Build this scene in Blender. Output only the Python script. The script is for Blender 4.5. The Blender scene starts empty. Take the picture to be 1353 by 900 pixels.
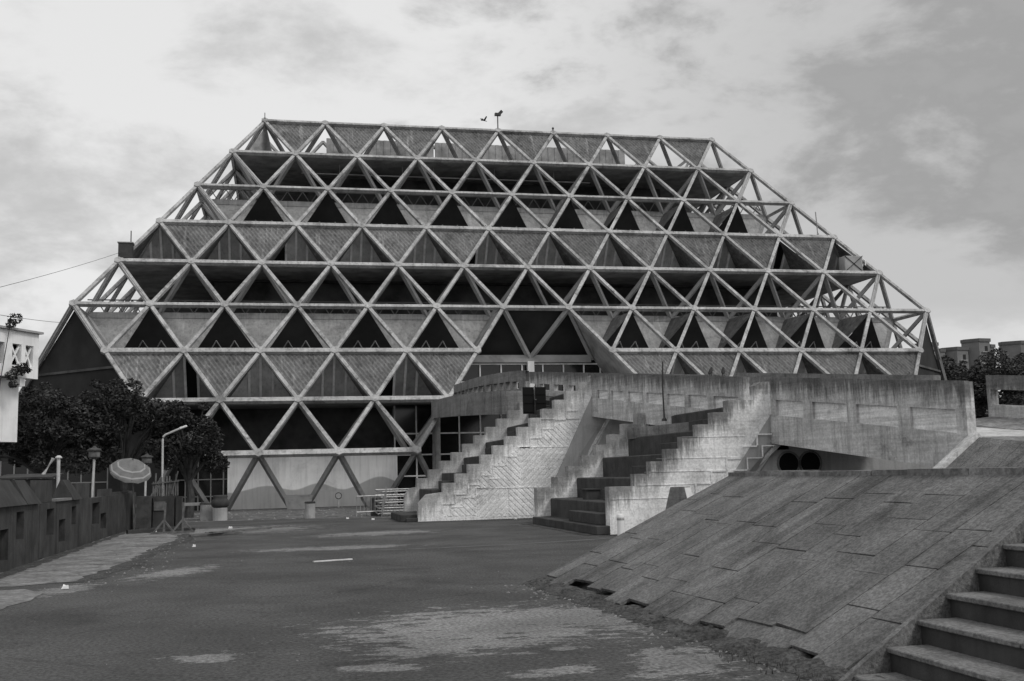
import bpy, bmesh, math, random
from mathutils import Vector, Matrix
from math import radians, sin, cos, pi, sqrt

random.seed(7)
sc = bpy.context.scene
COL = sc.collection

# ------------------------------------------------------------------ camera
S = 4.9                       # module of the concrete space frame (m)
H = S * 2 ** -.5              # height of one tier
cd = bpy.data.cameras.new('camera'); cam = bpy.data.objects.new('camera', cd); COL.objects.link(cam)
cp = (-18.193, -107.4685, 1.931)
yaw, pitch, roll = .2127, .1228, -.0246
f = Vector((sin(yaw) * cos(pitch), cos(yaw) * cos(pitch), sin(pitch)))
r0 = Vector((cos(yaw), -sin(yaw), 0)); u0 = r0.cross(f)
rr = r0 * cos(roll) + u0 * sin(roll); uu = -r0 * sin(roll) + u0 * cos(roll)
cam.matrix_world = Matrix(((rr.x, uu.x, -f.x, cp[0]), (rr.y, uu.y, -f.y, cp[1]), (rr.z, uu.z, -f.z, cp[2]), (0, 0, 0, 1)))
cd.sensor_width = 36; cd.lens = 36 * 1418.93 / 1353
cd.clip_start = .1; cd.clip_end = 5000
sc.camera = cam

# ------------------------------------------------------------------ world: overcast sky
SUN_EL, SUN_ROT = radians(48), radians(138)
w = bpy.data.worlds.new('World'); sc.world = w; w.use_nodes = True
nt = w.node_tree; nt.nodes.clear()
def N(t, typ, **k):
    n = t.nodes.new(typ)
    for a, b in k.items():
        if a.startswith('i_'):
            n.inputs[a[2:].replace('_', ' ')].default_value = b
        else: setattr(n, a, b)
    return n
out = N(nt, 'ShaderNodeOutputWorld'); bg = N(nt, 'ShaderNodeBackground')
sky = N(nt, 'ShaderNodeTexSky', sky_type='NISHITA', sun_disc=False, sun_elevation=SUN_EL, sun_rotation=SUN_ROT, air_density=1.0, dust_density=4.0)
bw = N(nt, 'ShaderNodeRGBToBW'); nt.links.new(sky.outputs[0], bw.inputs[0])
tc = N(nt, 'ShaderNodeTexCoord'); sx = N(nt, 'ShaderNodeSeparateXYZ'); nt.links.new(tc.outputs['Generated'], sx.inputs[0])
def M(t, op, a, b=None, c=None, clamp=False):
    n = t.nodes.new('ShaderNodeMath'); n.operation = op; n.use_clamp = clamp
    for i, v in enumerate((a, b, c)):
        if v is None: continue
        if isinstance(v, (int, float)): n.inputs[i].default_value = v
        else: t.links.new(v, n.inputs[i])
    return n.outputs[0]
def MR(t, v, a, b, c, d, smooth=True):
    n = t.nodes.new('ShaderNodeMapRange'); n.interpolation_type = 'SMOOTHSTEP' if smooth else 'LINEAR'
    t.links.new(v, n.inputs[0])
    for i, q in enumerate((a, b, c, d)): n.inputs[i + 1].default_value = q
    return n.outputs[0]
zden = M(nt, 'ADD', M(nt, 'MAXIMUM', sx.outputs[2], 0.0), .45)
cx = M(nt, 'DIVIDE', sx.outputs[0], zden); cy = M(nt, 'DIVIDE', sx.outputs[1], zden)
cmb = N(nt, 'ShaderNodeCombineXYZ'); nt.links.new(cx, cmb.inputs[0]); nt.links.new(cy, cmb.inputs[1]); nt.links.new(M(nt, 'MULTIPLY', sx.outputs[2], 1.6), cmb.inputs[2])
n1 = N(nt, 'ShaderNodeTexNoise', i_Scale=5.0, i_Detail=10.0, i_Roughness=.60, i_Distortion=.15); nt.links.new(cmb.outputs[0], n1.inputs['Vector'])
n2 = N(nt, 'ShaderNodeTexNoise', i_Scale=1.25, i_Detail=4.0, i_Roughness=.5, i_Distortion=.2); nt.links.new(cmb.outputs[0], n2.inputs['Vector'])
cl = M(nt, 'ADD', M(nt, 'MULTIPLY', n1.outputs[0], .62), M(nt, 'MULTIPLY', n2.outputs[0], .38))
cloud = MR(nt, cl, .415, .60, .74, 1.09)
# a darker bank of cloud low in the north east
dv = Vector((.625, .745, .23)).normalized()
dot = N(nt, 'ShaderNodeVectorMath', operation='DOT_PRODUCT'); nt.links.new(tc.outputs['Generated'], dot.inputs[0]); dot.inputs[1].default_value = dv
bank = M(nt, 'MULTIPLY', MR(nt, M(nt, 'ADD', dot.outputs['Value'], M(nt, 'MULTIPLY', M(nt, 'SUBTRACT', cl, .5), .75)), .925, 1.035, 0, 1), .52)
bank = M(nt, 'MULTIPLY', bank, MR(nt, sx.outputs[2], .10, .19, .25, 1))
cloud2 = M(nt, 'MULTIPLY', cloud, M(nt, 'SUBTRACT', 1.0, bank))
skyv = M(nt, 'ADD', M(nt, 'MULTIPLY', bw.outputs[0], .25), 6.1)
val = M(nt, 'MULTIPLY', skyv, cloud2)
nt.links.new(val, bg.inputs[0]); bg.inputs[1].default_value = .1
nt.links.new(bg.outputs[0], out.inputs[0])

# ------------------------------------------------------------------ sun and exposure
sd = bpy.data.lights.new('sun', 'SUN'); sd.energy = 1.0; sd.angle = radians(14); sd.color = (1, .985, .96)
sun = bpy.data.objects.new('sun', sd); COL.objects.link(sun)
sv = Vector((sin(SUN_ROT) * cos(SUN_EL), cos(SUN_ROT) * cos(SUN_EL), sin(SUN_EL)))
sun.rotation_euler = sv.to_track_quat('Z', 'Y').to_euler(); sun.location = (40, -80, 80)
sc.view_settings.view_transform = 'Standard'; sc.view_settings.look = 'None'
sc.view_settings.exposure = 0.14; sc.view_settings.gamma = 1; sc.view_settings.use_curve_mapping = False

# ------------------------------------------------------------------ materials
MATS = {}
def mat(name, base, rough=.9, var=.25, scale=1.0, stain=0.0, streak=0.0, island=0.0, bump=.0, bscale=12., metal=0.0, fine=.0, dark=.25, fscale=38.0, spec=.3, board=0.0, ystreak=0.0, grime=None, objvar=0.0, lstreak=0.0):
    """procedural grey material: broad mottling, vertical rain streaks, blotchy stains, fine grain, bump"""
    m = bpy.data.materials.new(name); m.use_nodes = True; t = m.node_tree
    b = t.nodes['Principled BSDF']; b.inputs['Roughness'].default_value = rough; b.inputs['Metallic'].default_value = metal
    b.inputs['Specular IOR Level'].default_value = spec
    geo = N(t, 'ShaderNodeNewGeometry'); pos = geo.outputs['Position']
    v = None
    def mul(a):
        nonlocal v
        v = a if v is None else M(t, 'MULTIPLY', v, a)
    if var:
        n = N(t, 'ShaderNodeTexNoise', i_Scale=scale, i_Detail=6.0, i_Roughness=.6); t.links.new(pos, n.inputs['Vector'])
        mul(MR(t, n.outputs[0], .3, .7, 1 - var, 1 + var))
    if fine:
        n = N(t, 'ShaderNodeTexNoise', i_Scale=fscale, i_Detail=5.0, i_Roughness=.7); t.links.new(pos, n.inputs['Vector'])
        mul(MR(t, n.outputs[0], .36, .64, 1 - fine, 1 + fine))
    if streak:
        mp = N(t, 'ShaderNodeMapping'); mp.inputs['Scale'].default_value = (3.2, 3.2, .22); t.links.new(pos, mp.inputs[0])
        n = N(t, 'ShaderNodeTexNoise', i_Scale=1.6, i_Detail=5.0, i_Roughness=.65); t.links.new(mp.outputs[0], n.inputs['Vector'])
        mul(MR(t, n.outputs[0], .46, .70, 1, 1 - streak))
    if stain:
        n = N(t, 'ShaderNodeTexNoise', i_Scale=scale * .6, i_Detail=8.0, i_Roughness=.72, i_Distortion=.6); t.links.new(pos, n.inputs['Vector'])
        mul(MR(t, n.outputs[0], .52, .66, 1, 1 - stain))
    if objvar:
        oi = N(t, 'ShaderNodeObjectInfo'); mul(MR(t, oi.outputs['Random'], 0, 1, 1 - objvar, 1 + objvar, False))
    if lstreak:
        mp = N(t, 'ShaderNodeMapping'); mp.inputs['Scale'].default_value = (2.4, .25, .16); t.links.new(pos, mp.inputs[0])
        n = N(t, 'ShaderNodeTexNoise', i_Scale=1.5, i_Detail=5.0, i_Roughness=.6); t.links.new(mp.outputs[0], n.inputs['Vector'])
        mul(MR(t, n.outputs[0], .56, .70, 1, 1 + lstreak))
    if board:
        mp = N(t, 'ShaderNodeMapping'); mp.inputs['Scale'].default_value = (.22, .22, 6.5); t.links.new(pos, mp.inputs[0])
        n = N(t, 'ShaderNodeTexNoise', i_Scale=1.3, i_Detail=4.0, i_Roughness=.7); t.links.new(mp.outputs[0], n.inputs['Vector'])
        mul(MR(t, n.outputs[0], .3, .7, 1 - board, 1 + board))
    if ystreak:
        mp = N(t, 'ShaderNodeMapping'); mp.inputs['Scale'].default_value = (.22, 1.7, .22); t.links.new(pos, mp.inputs[0])
        n = N(t, 'ShaderNodeTexNoise', i_Scale=1.2, i_Detail=8.0, i_Roughness=.68); t.links.new(mp.outputs[0], n.inputs['Vector'])
        mul(MR(t, n.outputs[0], .50, .66, 1.06, 1 - ystreak))
    if grime:
        ax_, ay_, c_, g_, dep_ = grime
        sp_ = N(t, 'ShaderNodeSeparateXYZ'); t.links.new(pos, sp_.inputs[0])
        L_ = M(t, 'ADD', M(t, 'ADD', M(t, 'MULTIPLY', sp_.outputs[0], ax_), M(t, 'MULTIPLY', sp_.outputs[1], ay_)), c_)
        d_ = M(t, 'SUBTRACT', L_, sp_.outputs[2])
        mp = N(t, 'ShaderNodeMapping'); mp.inputs['Scale'].default_value = (4.2, 4.2, .5); t.links.new(pos, mp.inputs[0])
        n = N(t, 'ShaderNodeTexNoise', i_Scale=1.5, i_Detail=6.0, i_Roughness=.7); t.links.new(mp.outputs[0], n.inputs['Vector'])
        k_ = MR(t, M(t, 'SUBTRACT', M(t, 'MULTIPLY', n.outputs[0], dep_ * 2.2), d_), dep_ * .15, dep_ * .95, 0, 1)
        mul(M(t, 'SUBTRACT', 1.0, M(t, 'MULTIPLY', k_, g_)))
    if island:
        mul(MR(t, geo.outputs['Random Per Island'], 0, 1, 1 - island, 1 + island, False))
    if v is None:
        b.inputs['Base Color'].default_value = (base, base, base, 1)
    else:
        c = M(t, 'MULTIPLY', v, base, clamp=True)
        t.links.new(c, b.inputs['Base Color'])
    if bump:
        n = N(t, 'ShaderNodeTexNoise', i_Scale=bscale, i_Detail=6.0, i_Roughness=.65); t.links.new(pos, n.inputs['Vector'])
        bp = N(t, 'ShaderNodeBump'); bp.inputs['Strength'].default_value = bump; bp.inputs['Distance'].default_value = .05
        t.links.new(n.outputs[0], bp.inputs['Height']); t.links.new(bp.outputs[0], b.inputs['Normal'])
    MATS[name] = m
    return m
M_frame = mat('frame_concrete', .43, .85, .24, .8, .50, .42, 0, .4, 8, fine=.08, fscale=5.0, objvar=.05)
M_web = mat('web_concrete', .36, .9, .2, .6, .3, 0, 0, .2, 8)
M_fluted = mat('fluted_concrete', .17, .9, .22, .9, .35, .45, .06, .15, 10, fine=.15, fscale=4.0, objvar=.14, lstreak=.7)
M_light = mat('pale_panel', .33, .9, .16, .8, .30, .25, .05, .1, 8, fine=.10, fscale=4.0, objvar=.10, lstreak=.25)
M_dark = mat('dark_interior', .032, .95, .3, .4)  # near-black base colour holds the shade of recesses, soffit and corner openings
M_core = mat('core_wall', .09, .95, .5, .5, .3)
M_soffit = mat('soffit_concrete', .36, .95, .3, .8, .3)
M_pane = mat('louvre_pane', .48, .6, .2, .8, 0, .25, .22, objvar=.3)
M_black = mat('open_void', .006, .9, 0)
M_mull = mat('mullion_paint', .8, .7, .15, 1.5, .2)
M_glass = mat('dark_glass', .012, .12, .2, .4, 0, 0, .3, spec=.5)
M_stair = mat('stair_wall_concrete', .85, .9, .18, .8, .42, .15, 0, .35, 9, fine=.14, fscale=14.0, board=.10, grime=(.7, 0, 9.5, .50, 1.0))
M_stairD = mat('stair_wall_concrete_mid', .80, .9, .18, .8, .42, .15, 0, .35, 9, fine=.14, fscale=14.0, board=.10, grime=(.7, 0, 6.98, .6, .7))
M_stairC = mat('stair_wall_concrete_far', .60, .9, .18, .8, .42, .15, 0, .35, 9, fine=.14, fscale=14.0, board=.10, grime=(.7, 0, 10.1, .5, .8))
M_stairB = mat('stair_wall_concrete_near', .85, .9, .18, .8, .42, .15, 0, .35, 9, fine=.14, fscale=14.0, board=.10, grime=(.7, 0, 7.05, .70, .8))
M_parapet = mat('parapet_concrete', .54, .9, .16, 1.2, .40, .38, 0, .35, 9, fine=.14, fscale=14.0, board=.16, grime=(-.01421, .1017, 12.44, .70, .75))
M_landing = mat('darkened_concrete', .22, .9, .2, 1.0, .4, .4, 0, .3, 9, fine=.12, fscale=14.0, board=.14)  # darker parapet copy; on the balcony the hall's shade is put into this colour
M_slotp = mat('slot_boarding', .74, .9, .16, 1.2, .3, .1, 0, .35, 9, fine=.12, fscale=14.0, board=.25)
M_leg = mat('leg_concrete', .30, .9, .2, .8, .3, .2, 0, .2, 8)
M_pier = mat('pier_concrete', .50, .9, .12, .8, .2, .2, 0, .2, 8, fine=.06)
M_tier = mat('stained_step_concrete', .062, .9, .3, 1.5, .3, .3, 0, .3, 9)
M_slab = mat('stone_slab', .152, .88, .26, 1.3, .40, 0, .085, .7, 18, fine=.30, fscale=22.0, ystreak=.34)
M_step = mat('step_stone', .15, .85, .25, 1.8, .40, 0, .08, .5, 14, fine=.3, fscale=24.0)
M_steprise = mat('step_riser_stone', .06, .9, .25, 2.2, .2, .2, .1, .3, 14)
M_hoard = mat('dark_boards', .06, .8, .3, 1.5, .3, .5, .1, .3, 10)
M_hoardcap = mat('cap_sheet', .045, .75, .25, 2.0, .25, .3, .2, .2, 10)
M_white = mat('white_paint', .86, .7, .08, 1.0, .12, .12)
M_post = mat('post_paint', .52, .5, .1, 3.0, .2)
M_metal = mat('galvanised_steel', .38, .45, .2, 3.0, .2, metal=.5)
M_darkmetal = mat('dark_steel', .05, .5, .2, 3.0, .2)
M_bark = mat('bark', .06, .95, .3, 4.0, .3)
M_brick = mat('dark_brick', .07, .9, .3, 3.0, .3, .2, .1, .3, 16)
M_soil = mat('loose_soil', .07, .95, .35, 3.0, .3, 0, 0, .9, 20, fine=.5, fscale=20.0)
M_wood = mat('weathered_timber', .13, .9, .3, 4.0, .2, 0, .2)
M_dirt = mat('dry_gravel', .13, .95, .35, 1.0, .45, 0, 0, .8, 10, fine=.45, fscale=5.0)
M_pave = mat('worn_pavement', .20, .9, .30, 1.3, .5, 0, 0, .6, 12, fine=.32, fscale=7.0)
M_patch = mat('concrete_strip', .13, .9, .2, 1.5, .3, 0, 0, .2, 14, fine=.15)
M_apart = mat('apartment_brick', .19, .9, .12, .25, .1, .1)
M_roofband = mat('roof_band', .12, .9, .1, .3)
M_apartd = mat('apartment_opening', .03, .9, 0)
M_um = mat('umbrella_cloth', .16, .8, .15, 3.0, .2, 0, .12)
M_umw = mat('umbrella_pale_border', .36, .8, .1, 3.0, .2)
M_crow = mat('crow_feathers', .012, .6, 0)
M_paper = mat('white_scrap', .75, .8, .1, 5.0)
M_rail = mat('rail_paint', .20, .7, .15, 1.5)
M_truss = mat('railing_paint', .16, .8, .15, 1.5)

def leafmat(name, base, spread):
    m = bpy.data.materials.new(name); m.use_nodes = True; t = m.node_tree
    b = t.nodes['Principled BSDF']; b.inputs['Roughness'].default_value = .6; b.inputs['Specular IOR Level'].default_value = .25
    g = N(t, 'ShaderNodeNewGeometry')
    n = N(t, 'ShaderNodeTexNoise', i_Scale=.6, i_Detail=2.0); t.links.new(g.outputs['Position'], n.inputs['Vector'])
    v = M(t, 'MULTIPLY', MR(t, g.outputs['Random Per Island'], 0, 1, base * (1 - spread), base * (1 + spread), False), MR(t, n.outputs[0], .35, .65, .75, 1.25))
    t.links.new(v, b.inputs['Base Color'])
    return m
M_leaf = leafmat('dark_foliage', .034, .6)
M_leaf2 = leafmat('far_foliage', .055, .5)
M_creeper = leafmat('creeper_leaf', .03, .4)
M_weed = leafmat('weed_blade', .09, .5)

# the painted lower band of the ground-floor wall has a wavy damp line
def damp_wall():
    m = mat('damp_plaster', .80, .9, .10, .5, .18, .15)
    t = m.node_tree; b = t.nodes['Principled BSDF']; old = b.inputs['Base Color'].links[0].from_socket
    g = N(t, 'ShaderNodeNewGeometry'); s = N(t, 'ShaderNodeSeparateXYZ'); t.links.new(g.outputs['Position'], s.inputs[0])
    n = N(t, 'ShaderNodeTexNoise', noise_dimensions='1D', i_Scale=.30, i_Detail=.6, i_Roughness=.2)
    t.links.new(s.outputs[0], n.inputs['W'])
    line = M(t, 'ADD', M(t, 'MULTIPLY', n.outputs[0], 2.2), .25)
    k = MR(t, M(t, 'SUBTRACT', s.outputs[2], line), -.05, .06, .52, 1.0)
    t.links.new(M(t, 'MULTIPLY', old, k), b.inputs['Base Color'])
    return m
M_damp = damp_wall()

# asphalt with broken pale concrete showing through
def ground_mat():
    m = mat('worn_asphalt', .080, .92, .24, .45, .26, 0, 0, .8, 16, fine=.42, fscale=20.0)
    t = m.node_tree; b = t.nodes['Principled BSDF']; old = b.inputs['Base Color'].links[0].from_socket
    g = N(t, 'ShaderNodeNewGeometry'); s = N(t, 'ShaderNodeSeparateXYZ'); t.links.new(g.outputs['Position'], s.inputs[0])
    mp = N(t, 'ShaderNodeMapping'); mp.inputs['Scale'].default_value = (.75, 1.35, 1); mp.inputs['Rotation'].default_value = (0, 0, -.2); t.links.new(g.outputs['Position'], mp.inputs[0])
    n = N(t, 'ShaderNodeTexNoise', i_Scale=2.6, i_Detail=10.0, i_Roughness=.78); t.links.new(mp.outputs[0], n.inputs['Vector'])
    best = None
    for (x, y, a, c, ang) in [(-15.5, -93.6, 2.3, 2.0, .5), (-14.5, -93.2, 1.3, 1.5, 0), (-14.25, -96.9, .55, 1.1, -.2), (-16.3, -95.0, 1.2, .7, .6),
                              (-20.4, -83.0, .7, 1.7, -.35), (-19.0, -94.9, .5, .35, 0), (-17.2, -96.2, .5, .3, 0), (-16.9, -77.0, 2.4, .9, 0), 
                              (-15.6, -97.0, .6, .3, .3), (-22.1, -86.0, .5, 1.2, -.2), (-19.8, -64.0, 3.2, 3.5, 0), (-15, -70, 2.5, 1.4, .2)]:
        dx = M(t, 'SUBTRACT', s.outputs[0], x); dy = M(t, 'SUBTRACT', s.outputs[1], y)
        u = M(t, 'ADD', M(t, 'MULTIPLY', dx, cos(ang) / a), M(t, 'MULTIPLY', dy, sin(ang) / a))
        v = M(t, 'SUBTRACT', M(t, 'MULTIPLY', dy, cos(ang) / c), M(t, 'MULTIPLY', dx, sin(ang) / c))
        d = M(t, 'SUBTRACT', .9, M(t, 'SQRT', M(t, 'ADD', M(t, 'MULTIPLY', u, u), M(t, 'MULTIPLY', v, v))))
        best = d if best is None else M(t, 'MAXIMUM', best, d)
    best = M(t, 'MAXIMUM', best, -1.3)
    k = MR(t, M(t, 'ADD', best, M(t, 'MULTIPLY', M(t, 'SUBTRACT', n.outputs[0], .5), 5.0)), .10, .18, 0, 1)
    wn = N(t, 'ShaderNodeTexNoise', i_Scale=1.1, i_Detail=5.0, i_Roughness=.7); t.links.new(g.outputs['Position'], wn.inputs['Vector'])
    wv = N(t, 'ShaderNodeVectorMath', operation='MULTIPLY_ADD'); t.links.new(wn.outputs['Color'], wv.inputs[0]); wv.inputs[1].default_value = (1.1, 1.1, 0); t.links.new(g.outputs['Position'], wv.inputs[2])
    vo = N(t, 'ShaderNodeTexVoronoi', feature='DISTANCE_TO_EDGE', i_Scale=.34); t.links.new(wv.outputs[0], vo.inputs['Vector'])
    ck = MR(t, vo.outputs['Distance'], .002, .009, .62, 1.0)
    gate = MR(t, n.outputs[0], .42, .60, 0, 1)
    old = M(t, 'MULTIPLY', old, M(t, 'ADD', gate, M(t, 'MULTIPLY', M(t, 'SUBTRACT', 1.0, gate), ck)))
    mx = N(t, 'ShaderNodeMix', data_type='FLOAT'); t.links.new(k, mx.inputs[0]); t.links.new(old, mx.inputs[2])
    t.links.new(M(t, 'MULTIPLY', old, 2.7), mx.inputs[3])
    t.links.new(mx.outputs[0], b.inputs['Base Color'])
    return m
M_ground = ground_mat()

# ------------------------------------------------------------------ mesh helpers
ORG = {}
def V(*a): return Vector(a)
class MB:
    def __init__(s): s.v = []; s.f = []
    def poly(s, pts):
        b = len(s.v); s.v += [Vector(p) for p in pts]; s.f.append(list(range(b, b + len(pts))))
    def solid(s, bottom, top):
        """closed prism between two matching rings"""
        n = len(bottom); b = len(s.v); s.v += [Vector(p) for p in bottom] + [Vector(p) for p in top]
        s.f.append([b + i for i in reversed(range(n))]); s.f.append([b + n + i for i in range(n)])
        for i in range(n):
            j = (i + 1) % n; s.f.append([b + i, b + j, b + n + j, b + n + i])
    def box(s, x0, x1, y0, y1, z0, z1, rot=0, c=None):
        p = [V(x0, y0, z0), V(x1, y0, z0), V(x1, y1, z0), V(x0, y1, z0)]; q = [V(a.x, a.y, z1) for a in p]
        if rot:
            c = Vector(c) if c else V((x0 + x1) / 2, (y0 + y1) / 2, 0); R = Matrix.Rotation(rot, 3, 'Z')
            p = [R @ (a - V(c.x, c.y, 0)) + V(c.x, c.y, 0) for a in p]; q = [R @ (a - V(c.x, c.y, 0)) + V(c.x, c.y, 0) for a in q]
        s.solid(p, q)
    def beam(s, p, q, wd, d, nrm=None, off=0.0):
        """bar from p to q; wd across, d deep along nrm, its front at nrm*(d/2+off)"""
        p = Vector(p); q = Vector(q); ax = (q - p).normalized()
        nrm = Vector(nrm) if nrm is not None else (V(0, 0, 1) if abs(ax.z) < .95 else V(0, -1, 0))
        side = ax.cross(nrm).normalized(); nn = side.cross(ax).normalized()
        a, b = side * wd / 2, nn * d / 2; o = nn * off
        ring = lambda c: [c + o - a - b, c + o + a - b, c + o + a + b, c + o - a + b]
        s.solid(ring(p), ring(q))
    def tube(s, pts, r, n=8, r1=None):
        pts = [Vector(p) for p in pts]; b = len(s.v); m = len(pts)
        for i, p in enumerate(pts):
            ax = (pts[min(i + 1, m - 1)] - pts[max(i - 1, 0)]).normalized()
            ref = V(0, 0, 1) if abs(ax.z) < .9 else V(1, 0, 0)
            a = ax.cross(ref).normalized(); c = ax.cross(a)
            rad = r if r1 is None else r + (r1 - r) * i / (m - 1)
            for k in range(n): s.v.append(p + a * rad * cos(2 * pi * k / n) + c * rad * sin(2 * pi * k / n))
        for i in range(m - 1):
            for k in range(n):
                j = (k + 1) % n; s.f.append([b + i * n + k, b + i * n + j, b + (i + 1) * n + j, b + (i + 1) * n + k])
        s.f.append([b + k for k in reversed(range(n))]); s.f.append([b + (m - 1) * n + k for k in range(n)])
    def lathe(s, c, prof, n=16):
        """profile of (radius, z) turned about the vertical through c"""
        c = Vector(c); b = len(s.v)
        for rad, z in prof:
            for k in range(n): s.v.append(c + V(rad * cos(2 * pi * k / n), rad * sin(2 * pi * k / n), z))
        for i in range(len(prof) - 1):
            for k in range(n):
                j = (k + 1) % n; s.f.append([b + i * n + k, b + i * n + j, b + (i + 1) * n + j, b + (i + 1) * n + k])
        s.f.append([b + k for k in reversed(range(n))]); s.f.append([b + (len(prof) - 1) * n + k for k in range(n)])
    def plate(s, us, vs, hole, fn, th):
        """sheet with rectangular holes: fn(u, v, w) -> point, front at w=0, back at w=th"""
        nu, nv = len(us) - 1, len(vs) - 1
        fl = lambda i, j: 0 <= i < nu and 0 <= j < nv and not hole(i, j)
        for i in range(nu):
            for j in range(nv):
                if not fl(i, j): continue
                a, b, c, d = us[i], us[i + 1], vs[j], vs[j + 1]
                s.poly([fn(a, c, 0), fn(b, c, 0), fn(b, d, 0), fn(a, d, 0)])
                s.poly([fn(a, d, th), fn(b, d, th), fn(b, c, th), fn(a, c, th)])
                if not fl(i - 1, j): s.poly([fn(a, c, th), fn(a, c, 0), fn(a, d, 0), fn(a, d, th)])
                if not fl(i + 1, j): s.poly([fn(b, c, 0), fn(b, c, th), fn(b, d, th), fn(b, d, 0)])
                if not fl(i, j - 1): s.poly([fn(a, c, 0), fn(a, c, th), fn(b, c, th), fn(b, c, 0)])
                if not fl(i, j + 1): s.poly([fn(a, d, 0), fn(b, d, 0), fn(b, d, th), fn(a, d, th)])
    def build(s, name, m, parent=None, bevel=0, smooth=False, fix=True, weld=False):
        me = bpy.data.meshes.new(name)
        if parent is not None: o0 = ORG[parent]
        else:
            xs = [p.x for p in s.v]; ys = [p.y for p in s.v]
            o0 = V((min(xs) + max(xs)) / 2, (min(ys) + max(ys)) / 2, min(p.z for p in s.v))
        me.from_pydata([tuple(p - o0) for p in s.v], [], s.f)
        if fix or weld or bevel:
            bm = bmesh.new(); bm.from_mesh(me)
            if weld: bmesh.ops.remove_doubles(bm, verts=bm.verts, dist=.0005)
            if fix: bmesh.ops.recalc_face_normals(bm, faces=bm.faces)
            if bevel: bmesh.ops.bevel(bm, geom=bm.edges, offset=bevel, segments=1, affect='EDGES', clamp_overlap=True)
            bm.to_mesh(me); bm.free()
        me.materials.append(m)
        if smooth:
            for p in me.polygons: p.use_smooth = True
        o = bpy.data.objects.new(name, me); COL.objects.link(o)
        if parent is not None: o.parent = parent; ORG[o] = o0
        else: o.location = o0; ORG[o] = o0
        return o
def tag(o, label=None, cat=None, group=None, kind=None):
    if label: o['label'] = label
    if cat: o['category'] = cat
    if group: o['group'] = group
    if kind: o['kind'] = kind
    return o
def thing(name, loc, label, cat, group=None):
    o = bpy.data.objects.new(name, None); COL.objects.link(o); o.location = loc; o.empty_display_size = .3
    ORG[o] = Vector(loc)
    return tag(o, label, cat, group)

# ================================================================== the hall
def node(r, k): return V((k - (8 + r) / 2) * S, -(8 + r) / 2 * S, (9 - r) * H)
def inner(r, k): return node(r, k) + V(0, S, 0)
FN = V(0, -sqrt(2 / 3), sqrt(1 / 3))
def exists(r, k, entrance=True):
    if r < 0 or r > 8 or k < 0 or k > 8 + r: return False
    if r > 5 and (k < r - 5 or k > 13): return False
    if entrance and r >= 6 and 6 < k < r + 2: return False
    return True
hall = thing('exhibition_hall', (0, -39, 0), 'huge stepped concrete hall with a triangular lattice of beams across its sloping front', 'building')

def lines(entrance):
    """continuous runs of beams in the three lattice directions"""
    out = {'chord': [], 'down_right': [], 'down_left': []}
    def run(seq, key, ok):
        cur = []
        for a in seq:
            if exists(*a, entrance) and (not cur or ok(cur[-1], a)): cur.append(a)
            else:
                if len(cur) > 1: out[key].append(cur)
                cur = [a] if exists(*a, entrance) else []
        if len(cur) > 1: out[key].append(cur)
    for r in range(9): run([(r, k) for k in range(0, 9 + r)], 'chord', lambda a, b: b[1] == a[1] + 1)
    for c in range(-8, 10): run([(r, c + r) for r in range(9)], 'down_right', lambda a, b: b[0] == a[0] + 1)
    for k in range(0, 17): run([(r, k) for r in range(9)], 'down_left', lambda a, b: b[0] == a[0] + 1)
    return out
LN = lines(True)
CW = {0: .23, 1: .26, 2: .22, 3: .31, 4: .30, 5: .24, 6: .34, 7: .32, 8: .36}
for run in LN['chord']:
    b = MB(); r = run[0][0]
    p, q = node(*run[0]), node(*run[-1])
    # the chord is a deep sill: vertical face to the front
    b.beam(p - V(.15, 0, 0), q + V(.15, 0, 0), CW[r], .30, FN, .030)
    for a in run:
        c = node(*a); e = FN * .195; g = FN * .02
        t1 = V(1, 0, 0); t2 = FN.cross(t1)
        ring = [t1 * cos(pi / 3 * i + pi / 6) * .30 + t2 * sin(pi / 3 * i + pi / 6) * .30 for i in range(6)]
        b.solid([c + v + g for v in ring], [c + v + e for v in ring])
    b.build('chord_beam', M_frame, hall, bevel=0)
for key, off in (('down_right', .012), ('down_left', 0.0)):
    for run in LN[key]:
        b = MB(); b.beam(node(*run[0]), node(*run[-1]), .24, .24, FN, off)
        b.build('diagonal_beam', M_frame, hall)
# the two flanks of the frame, seen through the open corners and along the edges
for sgn in (-1, 1):
    R = Matrix.Rotation(radians(-90) * -sgn, 3, 'Z') if sgn == 1 else Matrix.Rotation(radians(-90), 3, 'Z')
    L2 = lines(False)
    nr = R @ FN
    for key in L2:
        for run in L2[key]:
            a, c = node(*run[0]), node(*run[-1])
            if (R @ ((a + c) / 2)).y < -4 * S + .01 and all(q[1] in (0, 8 + q[0]) for q in run[:6]) and key != 'chord':
                if run[0][0] == 0: continue          # that edge belongs to the front
            off = {'chord': .03, 'down_right': .012, 'down_left': 0}[key]
            pa, pc = R @ a, R @ c
            b = MB(); b.beam(pa, pc, .26, .26, nr, off + .004)
            b.build('flank_beam', M_leg if max(q[0] for q in run) > 6 and min(q[0] for q in run) >= 5 else M_frame, hall)

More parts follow.
